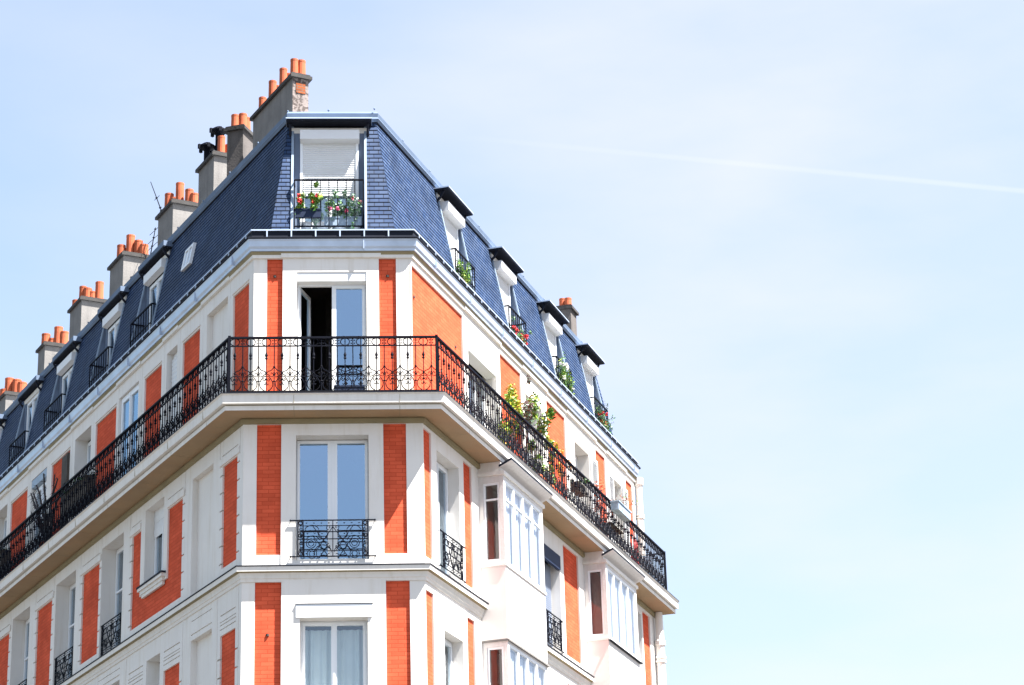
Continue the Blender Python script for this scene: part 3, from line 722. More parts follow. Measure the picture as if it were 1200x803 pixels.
# right facade, lower storeys
w = window(FR, .715, 1.915, 12.5, 14.72, -.22, glass=GLASS)
grille(FR, .80, 1.86, .06, 12.56, 13.21, w)
w = window(FR, .92, 1.925, 9.6, 11.44, -.2, glass=GLASSL, curtains=[(1.0, 1.4), (1.45, 1.85)])
w = window(FR, 7.005, 8.235, 12.5, 14.3, -.24, glass=GLASS, label='window under a dark metal valance with a grey roller shutter')
slats(FR, 7.05, 8.19, -.20, 12.6, 14.4, w, GREYSH)
mb = MB(); mb.box(FR, 6.98, 8.2, -.04, .03, 14.30, 14.60); mb.build('valance', BLUEB, w)
grille(FR, 7.1, 8.1, .03, 12.55, 13.2, w)
window(FR, 7.005, 8.235, 9.5, 11.44, -.24)
window(FR, 13.905, 14.735, 12.5, 14.82, -.17, sashes=1, glass=GLASS)
for F, lst in ((FF, fb), (FL, lb), (FR, rb)):
    for k in (1, 2):
        for c in lst:
            if c[5] == 'h' and c[2] - 3 * k > .5 and F is not FL: window(F, c[0] + .005, c[1] - .005, c[2] - 3 * k, c[3] - 3 * k, c[4] + .04)

# ------------------------------------------------------------------ dormers cut into the slope
def dormer(F, a, b, kind, cl=None):
    mb = MB(); OW = -1.13
    for s in (a, b):
        q = [F.pt(s, oz(DZ0), DZ0), F.pt(s, OW, DZ0), F.pt(s, OW, DZ1), F.pt(s, oz(DZ1), DZ1)]
        mb.face(q, None, 1)
        t = .035   # raised zinc edging along the slates
        x0, x1 = (s - t, s + .01) if s == a else (s - .01, s + t)
        p = [F.pt(x, oz(z) + d, z) for z in (ZB, DZ1) for d in (.0, .03) for x in (x0, x1)]
        mb.face([p[2], p[3], p[7], p[6]]); mb.face([p[0], p[2], p[6], p[4]]); mb.face([p[1], p[3], p[7], p[5]])
    mb.face([F.pt(a, oz(DZ0) + .02, DZ0), F.pt(b, oz(DZ0) + .02, DZ0), F.pt(b, OW, DZ0 + .01), F.pt(a, OW, DZ0 + .01)])
    mb.box(F, a, b, OW - .1, OW + .0, DZ1 - .02, DZ1 + .1)
    d = mb.build('dormer', [TRIMZ, CHEEK], B)
    # projecting lid with its own curled end brackets
    mb = MB(); lo, lz = (-.93 if F is FL else -.80), 21.40
    mb.box(F, a - .13, b + .13, -1.14, lo, lz, lz + .03, 1)
    mb.box(F, a - .14, b + .14, -1.16, lo + .012, lz + .03, lz + (.15 if F is FL else .055), 0)
    for s in (a - .06, b + .06):
        mb.tube([F.pt(s, -1.12, lz - .25), F.pt(s, -1.0, lz - .13), F.pt(s, -.93, lz - .01)], .028, 5, 1)
    mb.build('dormer_lid', [RIDGE if F is FL else ZINC, ZINC_DARK], d)
    mb = MB(); mb.box(F, a - .04, b + .04, -1.12, -1.07, 21.25, 21.36); mb.build('head_board', STONE, d)
    wa, wb = a + .13, b - .12
    mb = MB(); mb.box(F, a, wa, OW - .02, OW + .05, DZ0, 21.3); mb.box(F, wb, b, OW - .02, OW + .05, DZ0, 21.3); mb.build('jamb', CHEEK, d)
    if kind != 'frame': shutter_box(F, wa - .0, wb + .02, -1.09, -.97 if F is FL else -.90, 21.02, 21.245, d)
    zt = 21.0 if kind != 'frame' else 21.25
    window(F, wa, wb, DZ0 + .02, zt, OW + .02, fr=.04, st=.05, glass=GLASSL if kind == 'shut' else GLASS, parent=d,
           curtains=[(wa + .1, (wa + wb) / 2 - .06), ((wa + wb) / 2 + .06, wb - .1)] if kind == 'half' else None).name = 'dormer_window'
    if kind in ('shut', 'half'):
        z0 = {'shut': 19.3, 'half': 19.93}[kind]
        slats(F, wa + .05, wb - .05, OW + .055, z0, 21.03, d)
        mb = MB(); mb.box(F, wa, wa + .05, OW + .04, OW + .08, z0 if kind == 'shut' else 19.4, 21.03); mb.box(F, wb - .05, wb, OW + .04, OW + .08, z0 if kind == 'shut' else 19.4, 21.03); mb.build('shutter_guide', PVC, d)
    mb = MB(); ra, rb_ = a + .03, b - .03; ro = -.74; zt_, zb_ = 20.12, 19.17
    def bar(p, q, r=.009): mb.tube([p, q], r * 1.45, 4)
    bar(F.pt(ra, ro, zt_), F.pt(rb_, ro, zt_), .014); bar(F.pt(ra, ro, zb_), F.pt(rb_, ro, zb_), .012)
    n = 8
    for i in range(n + 1):
        s = ra + (rb_ - ra) * i / n; bar(F.pt(s, ro, zb_ - (.12 if i in (0, n, n // 2) else 0)), F.pt(s, ro, zt_), .012 if i in (0, n) else .0085)
    if F is not FF: bar(F.pt(ra, ro, 19.7), F.pt(rb_, ro, 19.7), .009)
    for s in (ra, rb_):
        bar(F.pt(s, ro, zt_), F.pt(s, -1.05, zt_), .012)
    mb.build('dormer_railing', IRON, d)
    return d
dormer(FF, *D_F[0], 'half')['label'] = 'front dormer with half lowered white roller shutter'
for x in D_R: dormer(FR, *x, 'shut')
for i, x in enumerate(D_L): dormer(FL, *x, ['open', 'open', 'open', 'frame', 'open'][i])
# skylight in the left slope
mb = MB(); fs = Frame(FL.P, FL.u, FL.n)
def sp(s, z, d): return FL.pt(s, oz(z) + d, z)
a, b, z0, z1 = 5.40, 5.90, 20.30, 20.78
for (x0, x1, y0, y1) in ((a, a + .05, z0, z1), (b - .05, b, z0, z1), (a + .05, b - .05, z0, z0 + .05), (a + .05, b - .05, z1 - .05, z1), ((a + b) / 2 - .02, (a + b) / 2 + .02, z0 + .05, z1 - .05)):
    q = [(x0, y0), (x1, y0), (x1, y1), (x0, y1)]
    mb.face([sp(s, z, .07) for s, z in q])
    for k in range(4): mb.face([sp(*q[k], .0), sp(*q[(k + 1) % 4], .0), sp(*q[(k + 1) % 4], .07), sp(*q[k], .07)])
skl = mb.build('skylight', PVC, B)
mb = MB(); mb.face([sp(a + .05, z0 + .05, .05), sp(b - .05, z0 + .05, .05), sp(b - .05, z1 - .05, .05), sp(a + .05, z1 - .05, .05)]); mb.build('pane', glassmat('skylight glass', (.9, .95, 1), .75), skl)

# ------------------------------------------------------------------ bays on the right facade
def bay(s0, s1, zsill, ztop, zpan, lower, nw, small):
    mb = MB(); O = .5; W0 = .09
    # panel below, corner posts, head
    mb.box(FR, s0, s1, -.01, O, zpan, zsill - .05)
    mb.box(FR, s0 - .02, s1 + .02, -.01, O + .025, zsill - .05, zsill)
    by = mb.build('bay_window', BAYP, B)
    mb = MB()
    for c0, c1 in ((s0, s0 + W0), (s1 - W0, s1)):
        mb.box(FR, c0, c1, O - W0, O, zsill, ztop); mb.box(FR, c0, c1, 0, W0, zsill, ztop)
    for c0, c1 in ((s0, s0 + W0), (s1 - W0, s1)): mb.box(FR, c0, c1, W0, O - W0, ztop - .13, ztop); mb.box(FR, c0, c1, W0, O - W0, zsill, zsill + .06)
    mb.box(FR, s0 + W0, s1 - W0, O - W0, O, ztop - .06, ztop)
    mb.build('bay_frame', OLDPAINT, by)
    mb = MB(); n = nw; wf = (s1 - s0 - 2 * W0) / n
    gl = MB()
    for k in range(n):
        x, y = s0 + W0 + k * wf, s0 + W0 + (k + 1) * wf
        mb.box(FR, x, x + .045, O - .06, O - .01, zsill, ztop - .06); mb.box(FR, y - .045, y, O - .06, O - .01, zsill, ztop - .06)
        mb.box(FR, x + .045, y - .045, O - .06, O - .01, zsill, zsill + .06); mb.box(FR, x + .045, y - .045, O - .06, O - .01, ztop - .12, ztop - .06)
        if small: mb.box(FR, x + .045, y - .045, O - .06, O - .012, ztop - .45, ztop - .42)
        gl.face([FR.pt(x + .04, O - .035, zsill), FR.pt(y - .04, O - .035, zsill), FR.pt(y - .04, O - .035, ztop - .08), FR.pt(x + .04, O - .035, ztop - .08)])
    # side casement: seen from the street corner
    sides = []
    for s, d in ((s0, 1), (s1, -1)):
        t0, t1 = (s + .02, s + .07) if d > 0 else (s - .07, s - .02)
        mb.box(FR, t0, t1, W0, W0 + .04, zsill + .06, ztop - .13); mb.box(FR, t0, t1, O - W0 - .04, O - W0, zsill + .06, ztop - .13)
        mb.box(FR, t0, t1, W0 + .04, O - W0 - .04, zsill + .06, zsill + .10); mb.box(FR, t0, t1, W0 + .04, O - W0 - .04, ztop - .17, ztop - .13)
        if small: mb.box(FR, t0, t1, W0 + .04, O - W0 - .04, ztop - .47, ztop - .44)
        c = (t0 + t1) / 2
        gs = MB(); sides.append(gs); gs.face([FR.pt(c, W0 + .03, zsill + .06), FR.pt(c, O - W0 - .03, zsill + .06), FR.pt(c, O - W0 - .03, ztop - .13), FR.pt(c, W0 + .03, ztop - .13)])
    ws = mb.build('casements', PVC, by); gl.build('pane', GLASSC, by)
    for gs in sides: gs.build('side_pane', GLASSS, by)
    curtain_mesh(FR, s0 + .12, s1 - .12, O - .10, zsill + .05, ztop - .15, .012).build('curtain', BLIND, by)
    if not small and zsill > 12:
        mb = MB(); mb.box(FR, s0 + .085, s0 + .095, W0, O - W0, zsill + .06, ztop - .13); mb.build('side_blind', SIDEB, by)
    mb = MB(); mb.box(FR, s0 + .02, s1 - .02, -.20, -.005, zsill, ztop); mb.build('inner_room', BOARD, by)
    return by
b1 = bay(3.04, 5.50, 13.14, 14.86, 11.69, True, 4, True)
b2 = bay(10.02, 12.50, 13.22, 14.86, 6.5, False, 4, False)
b3 = bay(3.04, 5.50, 10.1, 11.69, 6.5, True, 4, False)
b1['label'] = 'glazed bay with small top lights hung under the balcony slab'; b2['label'] = 'farther glazed bay with blinds above a plain white panel'
for s0, s1, by in ((3.04, 5.5, b1), (10.02, 12.5, b2)):
    mb = MB()
    mb.box(FR, s0 - .06, s1 + .05, -.01, .54, 14.862, 14.93); mb.box(FR, s0 - .02, s1 + .02, -.01, .46, 14.93, 15.128)
    mb.build('bay_head', STONE, by)
    mb = MB()
    p = [FR.pt(s, o, z) for s, o, z in ((s0 - .08, .44, 14.99), (s1 + .1, .44, 14.99), (s1 + .1, .70, 15.11), (s0 - .08, .70, 15.11))]
    q = [x + Vector((0, 0, .05)) for x in p]
    mb.face(p); mb.face(q, None, 1)
    for k in range(4): mb.face([p[k], p[(k + 1) % 4], q[(k + 1) % 4], q[k]], None, 1)
    mb.build('bay_canopy', [OLDPAINT, ZINC_DARK], by)
mb = MB(); mb.box(FR, 9.98, 12.56, .50, .56, 13.15, 13.168); mb.build('sill', ZINC_DARK, b2)
mb = MB(); mb.box(FR, 3.0, 5.54, .0, .54, 11.655, 11.69); mb.build('head_board', CONC, b3)

# ------------------------------------------------------------------ balcony railing
rail = MB(); RO = .385; ZT_, ZB_ = 16.54, 15.50
band(rail, [(RO - .025, ZT_ - .035), (RO + .025, ZT_ - .035), (RO + .025, ZT_), (RO - .025, ZT_)], sr=15.75)
band(rail, [(RO - .01, 16.375), (RO + .01, 16.375), (RO + .01, 16.355), (RO - .01, 16.355)], sr=15.75)
band(rail, [(RO - .012, ZB_), (RO + .012, ZB_), (RO + .012, ZB_ + .02), (RO - .012, ZB_ + .02)], sr=15.75)
FE = Frame(FR.pt(15.75, RO, 0), -nR, uR)
for z, t in ((ZT_ - .018, .022), (16.365, .011), (ZB_ + .01, .011)): rail.tube([FE.pt(0, 0, z), FE.pt(.6, 0, z)], t, 4)
RAIL = rail.build('balcony_railing', IRON, B)
def iron_panel(F, s0, s1, o):
    mb = MB(); n = max(1, round((s1 - s0) / .275)); p = (s1 - s0) / n
    for i in range(n):
        xa = s0 + (i + .25) * p; xb = s0 + (i + .75) * p; h = p / 2
        L = lambda pts, r=.0105, k=3: mb.tube(curve(F, o, pts), r, k, cap=False)
        L([(xa, ZB_), (xa, 16.50)], .012, 4); L([(xb, ZB_), (xb, 16.50)], .0125, 4)
        mb.octa(F.pt(xa, o, 16.19), .028, .085); mb.octa(F.pt(xa, o, 16.13), .03, .035)
        # frieze: rosette on B, C scrolls between
        for dx in (-.028, .028):
            for dz in (-.028, .028): mb.octa(F.pt(xb + dx, o, 16.44 + dz), .017)
        for sg in (-1, 1):
            L(arc(xa + sg * .022, 16.44, .06 * 1, 90 * 1 if sg > 0 else 90, -90 if sg > 0 else 270, 6, .062))
        for x, z, r in ((xb, 15.975, .02), (xb, 15.86, .018), (xb, 15.70, .022), (xa, 15.845, .02), (xa, 15.74, .022), (xa, 15.68, .016)): mb.octa(F.pt(x, o, z), r * 1.25)
        for sg in (-1, 1):
            L([(xb, 15.975), (xb + sg * h * .35, 15.91), (xb + sg * h * .8, 15.885), (xb + sg * h, 15.845)])
            L([(xb + sg * h, 15.845), (xb + sg * h * .55, 15.80), (xb + sg * h * .18, 15.78), (xb + sg * h * .1, 15.83), (xb + sg * h * .32, 15.87), (xb + sg * h * .42, 15.83)])
            L([(xa, 15.80), (xa + sg * h * .4, 15.78)] + arc(xa, 15.645, h * .84 * sg, 60, -75, 7, .125)[1:])
            L([(xa + sg * .008, 15.74), (xa + sg * .04, 15.70), (xa + sg * .06, 15.725), (xa + sg * .04, 15.755)])
            L([(xa + sg * .008, 15.66), (xa + sg * .03, 15.63), (xa + sg * .045, 15.655)])
    return mb.build('railing_panel', IRON, RAIL)
iron_panel(FF, RO * kFL + .03, WF + RO * kFR - .03, RO)
iron_panel(FL, RO * kL + .03, SLEN, RO)
iron_panel(FR, RO * kR + .03, 15.72, RO)
iron_panel(FE, .03, .57, 0)
for P in (PL0 + bL * RO, PR0 + bR * RO, FR.pt(15.75, RO, 0)):
    mb = MB(); fr_ = Frame(P, uF, nF); mb.box(fr_, -.025, .025, -.025, .025, 15.432, 16.56); mb.build('railing_post', IRON, RAIL)

# ------------------------------------------------------------------ drainpipes
mb = MB()
c = FR.pt(15.62, -.14, 0)
mb.lathe(c, [(.085, 15.44), (.085, 18.2), (.12, 18.25), (.12, 18.42)], 14)
for z in (17.4, 17.46): mb.lathe(c, [(.085, z), (.11, z), (.11, z + .03), (.085, z + .03)], 14)
mb.build('drainpipe', STONE, B)
mb = MB(); c = FR.pt(15.9, .13, 0)
mb.lathe(c, [(.1, 9), (.1, 14.3), (.13, 14.32), (.13, 14.42), (.1, 14.44), (.09, 15.12)], 14)
for z in (13.0, 13.9, 14.0): mb.lathe(c, [(.1, z), (.125, z), (.125, z + .05), (.1, z + .05)], 14)
mb.build('drainpipe', STONE, B)

# ------------------------------------------------------------------ chimneys
def chimney(F, s, o, z, ln, wd, pots, m=CONC, endm=None, cowls=(), cap=.09, pr=.085, zb=21.5):
    FC = Frame(F.pt(s, o, 0), F.u, -F.n)     # a along facade, b away from the street
    mb = MB(); mb.box(FC, 0, ln, 0, wd, zb, z - cap)
    if endm: mb.m[2] = 1
    ch = mb.build('chimney', [m, endm or m], B)
    mb = MB(); mb.box(FC, -.06, ln + .06, -.06, wd + .06, z - cap, z - .02); mb.box(FC, -.03, ln + .03, -.03, wd + .03, z - .021, z + .02)
    mb.build('chimney_cap', CAPM, ch)
    for a, b, h in pots:
        h = max(.18, h - .07 - random.random() * .03)
        r = pr * (.92 + .16 * random.random()); mb = MB()
        p = FC.pt(a, b, z + .02)
        mb.lathe(p, [(r * 1.08, -.0), (r * 1.06, .05), (r, h - .05), (r * 1.04, h - .04), (r * 1.04, h), (r * .82, h), (r * .8, h * .4)], 14)
        mb.build('chimney_pot', TERRA, ch)
    for a, b, h in cowls:
        mb = MB(); p = FC.pt(a, b, z + .02)
        mb.lathe(p, [(.07, 0), (.07, h - .16)], 12)
        mb.lathe(p, [(.19, h - .10), (.185, h - .07), (.10, h - .01), (.03, h + .03), (.0, h + .03)], 12)
        mb.lathe(p, [(.19, h - .10), (.10, h - .13), (.07, h - .16)], 12)
        for k in range(5):
            t = k * 1.257; mb.box(Frame(p, Vector((math.cos(t), math.sin(t), 0)), Vector((-math.sin(t), math.cos(t), 0))), .16, .215, -.03, .03, h - .16, h - .06)
        mb.build('chimney_cowl', IRON, ch)
    return ch
o17 = -1.7
c1 = chimney(FL, 1.93, o17, 23.23, 2.15, .34, [(.14, .09, .44), (.16, .25, .46), (.72, .09, .50), (.8, .25, .46), (1.3, .09, .5), (1.45, .25, .5), (1.85, .09, .38)], m=CONC, endm=PEEL, pr=.082)
c1['label'] = 'longest chimney, its narrow end peeled to bare brick'
mb = MB(); Fq = Frame(FL.pt(1.93, o17, 0), -nL, -uL)
mb.box(Fq, .07, .27, .001, .012, 22.82, 23.05); mb.build('bare_brick_patch', BARE, c1)
c3 = chimney(FL, 6.37, o17, 23.4, .95, .5, [(.10, .2, .49), (.12, .38, .33)], cowls=[(.55, .3, .85), (.72, .1, .5)], m=CONC)
mb = MB(); 
c3['label'] = 'chimney carrying two black metal cowls'
chimney(FL, 8.96, o17, 23.32, 1.0, .66, [(.62, .12, .46), (.50, .2, .34), (.42, .3, .69), (.2, .45, .45), (.1, .54, .34)], pr=.1)
chimney(FL, 12.41, o17, 23.37, 1.0, .66, [(.56, .12, .45), (.66, .25, .42), (.42, .3, .70), (.27, .45, .51), (.10, .53, .36)], pr=.1)
chimney(FL, 15.62, o17, 23.39, .95, .62, [(.8, .1, .25), (.38, .14, .5), (.25, .22, .4), (.2, .34, .3), (.12, .48, .55)], pr=.1)
chimney(FL, 18.68, o17, 23.24, .6, .62, [(.4, .13, .44), (.3, .28, .3), (.2, .4, .6), (.1, .53, .45)], pr=.11)
chimney(FL, 22.25, o17, 23.03, 1.0, .62, [(.5, .1, .3), (.42, .2, .6), (.22, .35, .5), (.12, .47, .42)], pr=.12)
# stack on the far side of the ridge, set parallel to the right-hand street
c2 = chimney(FR, 3.1, -5.0, 23.17, .56, .36, [(.12, .24, .40), (.2, .1, .42), (.38, .1, .4), (.45, .25, .3)], m=CONC_DARK, pr=.085)
c2['label'] = 'soot darkened chimney half hidden behind the longest one'
chimney(FR, 15.7, o17 - .0, 23.2, .5, .34, [(.15, .1, .30), (.22, .27, .34)], m=CONC_DARK, pr=.085)['label'] = 'lone chimney at the far right end of the roof'

# ------------------------------------------------------------------ free-standing things
def antenna(F, s, o, z0, tip, label, els):
    t = empty('aerial', F.pt(s, o, z0))
    kz = z0 + (tip[2] - z0) * .62
    mb = MB(); mb.tube([F.pt(s, o, z0), F.pt(s, o, kz), F.pt(*tip)], [.02, .016, .009], 5)
    mb.build('mast', IRON, t)
    for e in els:
        b = MB(); p, q = F.pt(s, o, kz), F.pt(*tip); c = p.lerp(q, e[0])
        b.tube([c - F.u * e[1] - F.n * .1 * e[1], c + F.u * e[1]], .006, 4); b.octa(c, .035); b.build('element', IRON, t)
    tag(t, label, 'aerial')
antenna(FL, 12.0, -2.5, 22.3, (12.95, -2.5, 25.55), 'thin leaning aerial rod rising from behind the chimney that has no cowls', [(.0, .05), (.12, .09), (.2, .06), (.5, .16)])
antenna(FL, 12.3, -2.3, 22.0, (11.9, -2.3, 23.9), 'small comb aerial low between two terracotta potted chimneys', [(.1, .12), (.45, .3), (.7, .5), (.95, .4)])

def leafcloud(mb, c, rx, rz, n, size, nm, F=FR, shell=.35, seed=0):
    rnd = random.Random(seed)
    cl = [(Vector((rnd.gauss(0, .45), rnd.gauss(0, .45), rnd.gauss(0, .5))), rnd.uniform(.25, .5)) for _ in range(9)]
    for i in range(n):
        k, r = cl[rnd.randrange(9)]
        d = Vector((rnd.gauss(0, 1), rnd.gauss(0, 1), rnd.gauss(0, 1))).normalized() * r * rnd.uniform(.3, 1.1)
        p = k + d
        p = Vector(c) + Vector((p.x * rx, p.y * rx, p.z * rz))
        a = Vector((rnd.gauss(0, 1), rnd.gauss(0, 1), rnd.gauss(0, .6))).normalized(); b = a.cross(Vector((rnd.gauss(0, 1), rnd.gauss(0, 1), rnd.gauss(0, 1)))).normalized()
        s = size * rnd.uniform(.6, 1.3)
        mb.face([p - a * s, p + b * s * .42, p + a * s, p - b * s * .42], None, rnd.choice(nm))
def pot_mesh(p, r, h, m, parent):
    mb = MB(); mb.lathe(p, [(0, 0), (r * .72, 0), (r * .95, h * .85), (r * 1.06, h * .86), (r * 1.06, h), (r * .9, h), (r * .88, h * .8), (0, h * .8)], 14)
    return mb.build('pot', m, parent)
def plant(F, s, o, z, rx, rz, n, size, mats, picks, label, cat='plant', potm=None, pr=.16, ph=.25, h=.5, flowers=None, seed=1, name='potted_plant', group=None, fm=RED, nf=14, stems=5):
    p = F.pt(s, o, z); t = empty(name, p); tag(t, label, cat, group)
    if potm: pot_mesh(p, pr, ph, potm, t)
    mb = MB(); rnd = random.Random(seed)
    for k in range(stems):
        mb.tube([p + Vector((0, 0, ph * .7)), p + Vector((rnd.gauss(0, rx * .3), rnd.gauss(0, rx * .3), h * .6)), p + Vector((rnd.gauss(0, rx * .6), rnd.gauss(0, rx * .6), h + rz * .4))], [.012, .009, .004], 4)
    mb.build('stems', BROWN, t)
    mb = MB(); leafcloud(mb, p + Vector((0, 0, h)), rx, rz, n, size, picks, F, seed=seed); mb.build('foliage', mats, t)
    if flowers:
        mb = MB()
        for k in range(nf):
            c = p + Vector((0, 0, h)) + Vector((rnd.uniform(-1, 1) * rx, rnd.uniform(-1, 1) * rx, rnd.uniform(-.5, 1) * rz)) * .9
            for j in range(9):
                d = Vector((rnd.gauss(0, 1), rnd.gauss(0, 1), rnd.gauss(0, 1))).normalized() * .03
                a = Vector((rnd.gauss(0, 1), rnd.gauss(0, 1), rnd.gauss(0, 1))).normalized(); b = a.cross(d).normalized()
                mb.face([c + d - a * .022, c + d + b * .022, c + d + a * .022, c + d - b * .022])
        mb.build('flowers', fm, t)
    return t
ZF = 15.435
plant(FR, 4.93, .1, ZF, .28, .62, 1500, .045, [LIME, YELLOW, GREEN], [0, 0, 1, 2], 'tall yellow lime shrub in a terracotta pot, topmost bush over the right railing', potm=TERRA, pr=.2, ph=.35, h=1.35, seed=3)
plant(FR, 6.5, .1, ZF, .34, .42, 1500, .045, [GREEN, LIME, DGREEN], [0, 0, 1, 2], 'wide mid green bush right of the yellow lime shrub on the right balcony', potm=TERRA, pr=.2, ph=.35, h=1.5, seed=5)
plant(FR, 5.75, .1, ZF, .22, .35, 500, .04, [BROWN, SAGE], [0, 0, 1], 'dark spiky leaved plant squeezed between the two big balcony bushes', potm=TERRA, pr=.15, ph=.3, h=1.6, seed=8)
plant(FR, 7.5, .12, ZF, .16, .38, 420, .04, [LIME, GREEN, YELLOW], [0, 1, 2], 'slim climbing plant with small lime leaves just below the wide green bush', potm=TERRA, pr=.14, ph=.3, h=1.3, seed=9)
plant(FR, 8.4, .1, ZF, .13, .34, 500, .03, [ORANGE, YELLOW], [0, 0, 1], 'small orange conifer like plant behind the right railing', potm=TERRA, pr=.14, ph=.3, h=1.2, seed=10)
plant(FR, 11.35, .1, ZF, .2, .62, 420, .035, [RUST, BROWN], [0, 0, 0, 1], 'rust red twiggy climber in front of the fourth brick panel of the right balcony', potm=TERRA, pr=.15, ph=.3, h=1.2, seed=11, stems=9)
plant(FR, 5.9, .26, ZF, .15, .2, 260, .035, [LIME, GREEN], [0, 1], 'low tuft of lime leaves pressed against the inside of the right railing, nearer one', potm=TERRA, pr=.13, ph=.25, h=.5, seed=12)
plant(FR, 6.7, .26, ZF, .15, .2, 260, .035, [LIME, GREEN], [0, 1], 'low tuft of lime leaves pressed against the inside of the right railing, farther one', potm=TERRA, pr=.13, ph=.25, h=.5, seed=13)
# dormer flowers
def window_box(F, a, b, o, z, m, label, picks, mats, fm, nf, seed, up=.2, n=700, size=.03, name='flower_box'):
    t = empty(name, F.pt((a + b) / 2, o, z)); tag(t, label, 'flower box')
    mb = MB(); mb.box(F, a, b, o - .08, o + .0, z, z + .15); mb.box(F, a - .01, b + .01, o - .09, o + .01, z + .15, z + .17); mb.build('trough', m, t)
    mb = MB(); rnd = random.Random(seed); k = max(1, int((b - a) / .2)); pts = []
    for i in range(k):
        c = F.pt(a + (b - a) * (i + .5) / k, o - .02, z + .15 + up * .5)
        leafcloud(mb, c, .15, up * .9, n // k, size, picks, F, seed=seed + i); pts.append(c)
    mb.build('foliage', mats, t)
    if nf:
        for j in range(nf):
            mb = MB()
            c = pts[rnd.randrange(k)] + F.u * rnd.uniform(-.12, .12) + F.n * rnd.uniform(.0, .1) + Vector((0, 0, rnd.uniform(-.05, up * .8)))
            for q in range(12):
                d = Vector((rnd.gauss(0, 1), rnd.gauss(0, 1), rnd.gauss(0, 1))).normalized() * .032
                a_ = Vector((rnd.gauss(0, 1), rnd.gauss(0, 1), rnd.gauss(0, 1))).normalized(); b_ = a_.cross(d).normalized()
                mb.face([c + d - a_ * .024, c + d + b_ * .024, c + d + a_ * .024, c + d - b_ * .024])
            mb.build('flower', fm, t)
    return t
window_box(FF, .88, 1.36, -.69, 19.34, BLUEB, 'small flower box with bright green leaves and red geraniums, left in the front dormer', [0, 0, 1], [GREEN, LIME], RED, 5, 21, up=.24, n=1100, size=.038)
window_box(FF, 1.42, 2.12, -.80, 19.22, GREYB, 'longer flower box of sage green leaves and pink blooms, right in the front dormer', [0, 0, 1], [SAGE, GREEN], PINK, 5, 31, up=.34, n=1300, size=.034)
for k, s in enumerate((1.1, 1.4, 1.72, 2.0)):
    mbp = MB(); p = FF.pt(s, -.92, DZ0 + .015)
    mbp.lathe(p, [(0, 0), (.085, 0), (.11, .16), (.12, .16), (.12, .2), (.1, .2), (.09, .17), (0, .17)], 14)
    tag(mbp.build('flowerpot', PLASTIC), ('leftmost', 'second from left', 'third from left', 'rightmost')[k] + ' of the four white flowerpots on the front dormer floor', 'flowerpot', 'white flowerpots on the front dormer floor')
window_box(FR, 4.35, 4.75, -.70, 19.38, TERRA, 'box of plain green leaves on the nearest right dormer railing, no flowers', [0, 0, 1], [GREEN, LIME], RED, 0, 41, up=.36, n=700)
window_box(FR, 7.7, 8.7, -.70, 19.22, TERRA, 'box full of red geraniums on the second dormer of the right slope', [0, 1], [GREEN, DGREEN], RED, 16, 51, up=.3, n=800)
window_box(FR, 11.1, 12.2, -.70, 19.22, TERRA, 'overgrown box with white blooms and trailing green on the third right dormer', [0, 0, 1, 2], [GREEN, DGREEN, LIME], WHITEP, 8, 61, up=.6, n=1500)
window_box(FR, 14.2, 15.2, -.70, 19.22, TERRA, 'dark leaved box with a few red flowers on the farthest right dormer', [0, 1, 1], [GREEN, DGREEN], RED, 6, 71, up=.4, n=900)
# balcony clutter
mb = MB(); mb.box(FR, 10.95, 11.95, .42, .60, 16.30, 16.48); mb.box(FR, 10.93, 11.97, .41, .62, 16.48, 16.51)
pb = mb.build('planter_box', GREYB); tag(pb, 'grey blue planter box hooked on the right railing before the smallest window', 'planter')
mb = MB(); leafcloud(mb, FR.pt(11.4, .5, 16.58), .35, .14, 160, .03, [0, 1], FR, seed=4); mb.build('seedlings', [RUST, GREEN], pb)
t = empty('folded_parasol', FR.pt(13.9, .1, ZF)); tag(t, 'folded red parasol on a white pole near the far right end of the balcony', 'parasol')
mb = MB(); mb.tube([FR.pt(13.9, .1, ZF), FR.pt(13.9, .1, 16.5)], .022, 8); mb.build('pole', PVC, t)
mb = MB(); mb.lathe(FR.pt(13.98, .12, 0), [(.09, 15.7), (.11, 15.9), (.09, 16.3), (.02, 16.48)], 10); mb.build('canopy', REDC, t)
t = empty('garden_table', FR.pt(11.9, .1, ZF)); tag(t, 'dark slatted garden table behind the right balcony railing', 'table')
mb = MB()
for k in range(6): mb.box(FR, 11.4 + k * .17, 11.54 + k * .17, -.15, .3, 16.14, 16.165)
mb.build('tabletop', BOARD, t)
for a in (11.45, 12.3):
    for o_ in (-.1, .25):
        mb = MB(); mb.tube([FR.pt(a, o_, ZF), FR.pt(a, o_, 16.14)], .018, 6); mb.build('leg', IRON, t)
t = empty('garden_chair', FR.pt(14.8, .1, ZF)); tag(t, 'pale blue garden chair at the far right end of the balcony', 'chair')
mb = MB(); mb.box(FR, 14.55, 14.95, -.1, .3, 15.86, 15.89); mb.build('seat', GREYB, t)
mb = MB()
for k in range(5): mb.box(FR, 14.98, 15.0, -.1 + k * .085, -.05 + k * .085, 15.9, 16.3)
mb.build('backrest', GREYB, t)
for a in (14.57, 14.93):
    for o_ in (-.08, .28):
        mb = MB(); mb.tube([FR.pt(a, o_, ZF), FR.pt(a, o_, 15.86)], .012, 5); mb.build('leg', GREYB, t)
for (s, w_, label) in ((9.0, .55, 'dark trough hung inside the right railing just after the orange plant'),):
    mb = MB(); mb.box(FR, s - w_ / 2, s + w_ / 2, .16, .34, 16.16, 16.36); q = mb.build('planter_box', BOARD); tag(q, label, 'planter')
    mb = MB(); leafcloud(mb, FR.pt(s, .25, 16.4), .22, .1, 120, .03, [0], FR, seed=6); mb.build('foliage', [DGREEN], q)
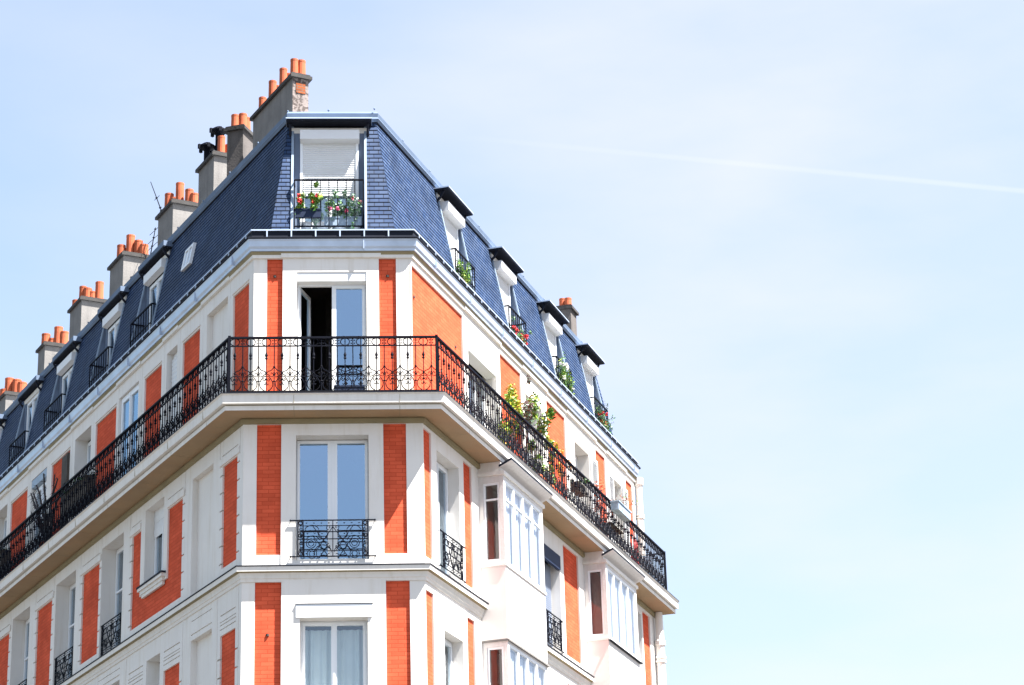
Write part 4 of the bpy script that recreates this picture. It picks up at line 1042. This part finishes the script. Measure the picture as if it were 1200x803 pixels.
mb = MB(); mb.box(FF, 1.62, 2.14, -.12, .06, ZF, 15.70); mb.box(FF, 1.60, 2.16, -.13, .07, 15.70, 15.73)
for s in (1.66, 2.08): mb.box(FF, s, s + .03, -.13, .075, 15.73, 15.76)
tag(mb.build('storage_box', BLUEB), 'dark blue low box before the tall front window on the balcony', 'box')
mb = MB(); p = FF.pt(-.19, .22, ZF)
mb.lathe(p, [(0, 0), (.075, 0), (.09, .09), (.1, .09), (.1, .13), (.08, .13), (0, .1)], 14); tag(mb.build('flowerpot', TERRA), 'squat orange terracotta pot in the left corner of the front balcony', 'flowerpot')
# left balcony: bare spiny plant, dark troughs, folded boards
t = empty('spiny_plant', FL.pt(11.45, .12, ZF)); tag(t, 'bare dark spiny plant with curling branches rising over the left railing', 'plant')
pot_mesh(FL.pt(11.45, .12, ZF), .2, .35, TERRA, t)
mb = MB(); rnd = random.Random(2)
for k in range(9):
    p = FL.pt(11.45, .12, ZF + .3); pts = [p]; d = (FL.u * rnd.uniform(-.8, .9) + FL.n * rnd.uniform(-.1, .2) + Vector((0, 0, 1))).normalized()
    for j in range(9):
        d = (d + FL.u * rnd.uniform(-.45, .45) + Vector((0, 0, rnd.uniform(-.25, .3)))).normalized(); p = p + d * .18; pts.append(p)
        for q in range(5):
            e = (FL.u * rnd.gauss(0, 1) + FL.n * rnd.gauss(0, .6) + Vector((0, 0, rnd.gauss(0, 1)))).normalized(); mb.tube([p - d * .035 * q, p - d * .035 * q + e * rnd.uniform(.06, .14)], [.01, .002], 3)
    mb.tube(pts, [.034 - .002 * i for i in range(len(pts))], 5)
mb.build('branches', mat('dark stems', (.02, .016, .018), .7), t)
for k, (s, ln_, lab) in enumerate(((8.9, 1.5, 'dark trough with low foliage on the left balcony, nearer of two'), (15.2, 1.6, 'dark trough with low foliage on the left balcony, farther of two'))):
    mb = MB(); mb.box(FL, s - ln_ / 2, s + ln_ / 2, .12, .33, 15.9, 16.4); q = mb.build('planter_box', BOARD); tag(q, lab, 'planter')
    mb = MB()
    for i in range(4): leafcloud(mb, FL.pt(s - ln_ / 2 + .2 + i * .35, .22, 16.42), .2, .1, 110, .035, [0], FL, seed=20 + i + k * 5)
    mb.build('foliage', [DGREEN], q)
mb = MB(); mb.box(FL, 11.2, 11.62, UPO + .0, UPO + .04, 15.44, 17.85)
for k in range(5): mb.box(FL, 11.215 + k * .083, 11.28 + k * .083, UPO + .041, UPO + .055, 15.46, 17.83)
tag(mb.build('folded_shutter', BOARD), 'dark brown timber shutter leaning on the left facade brick beside the spiny plant', 'shutter')
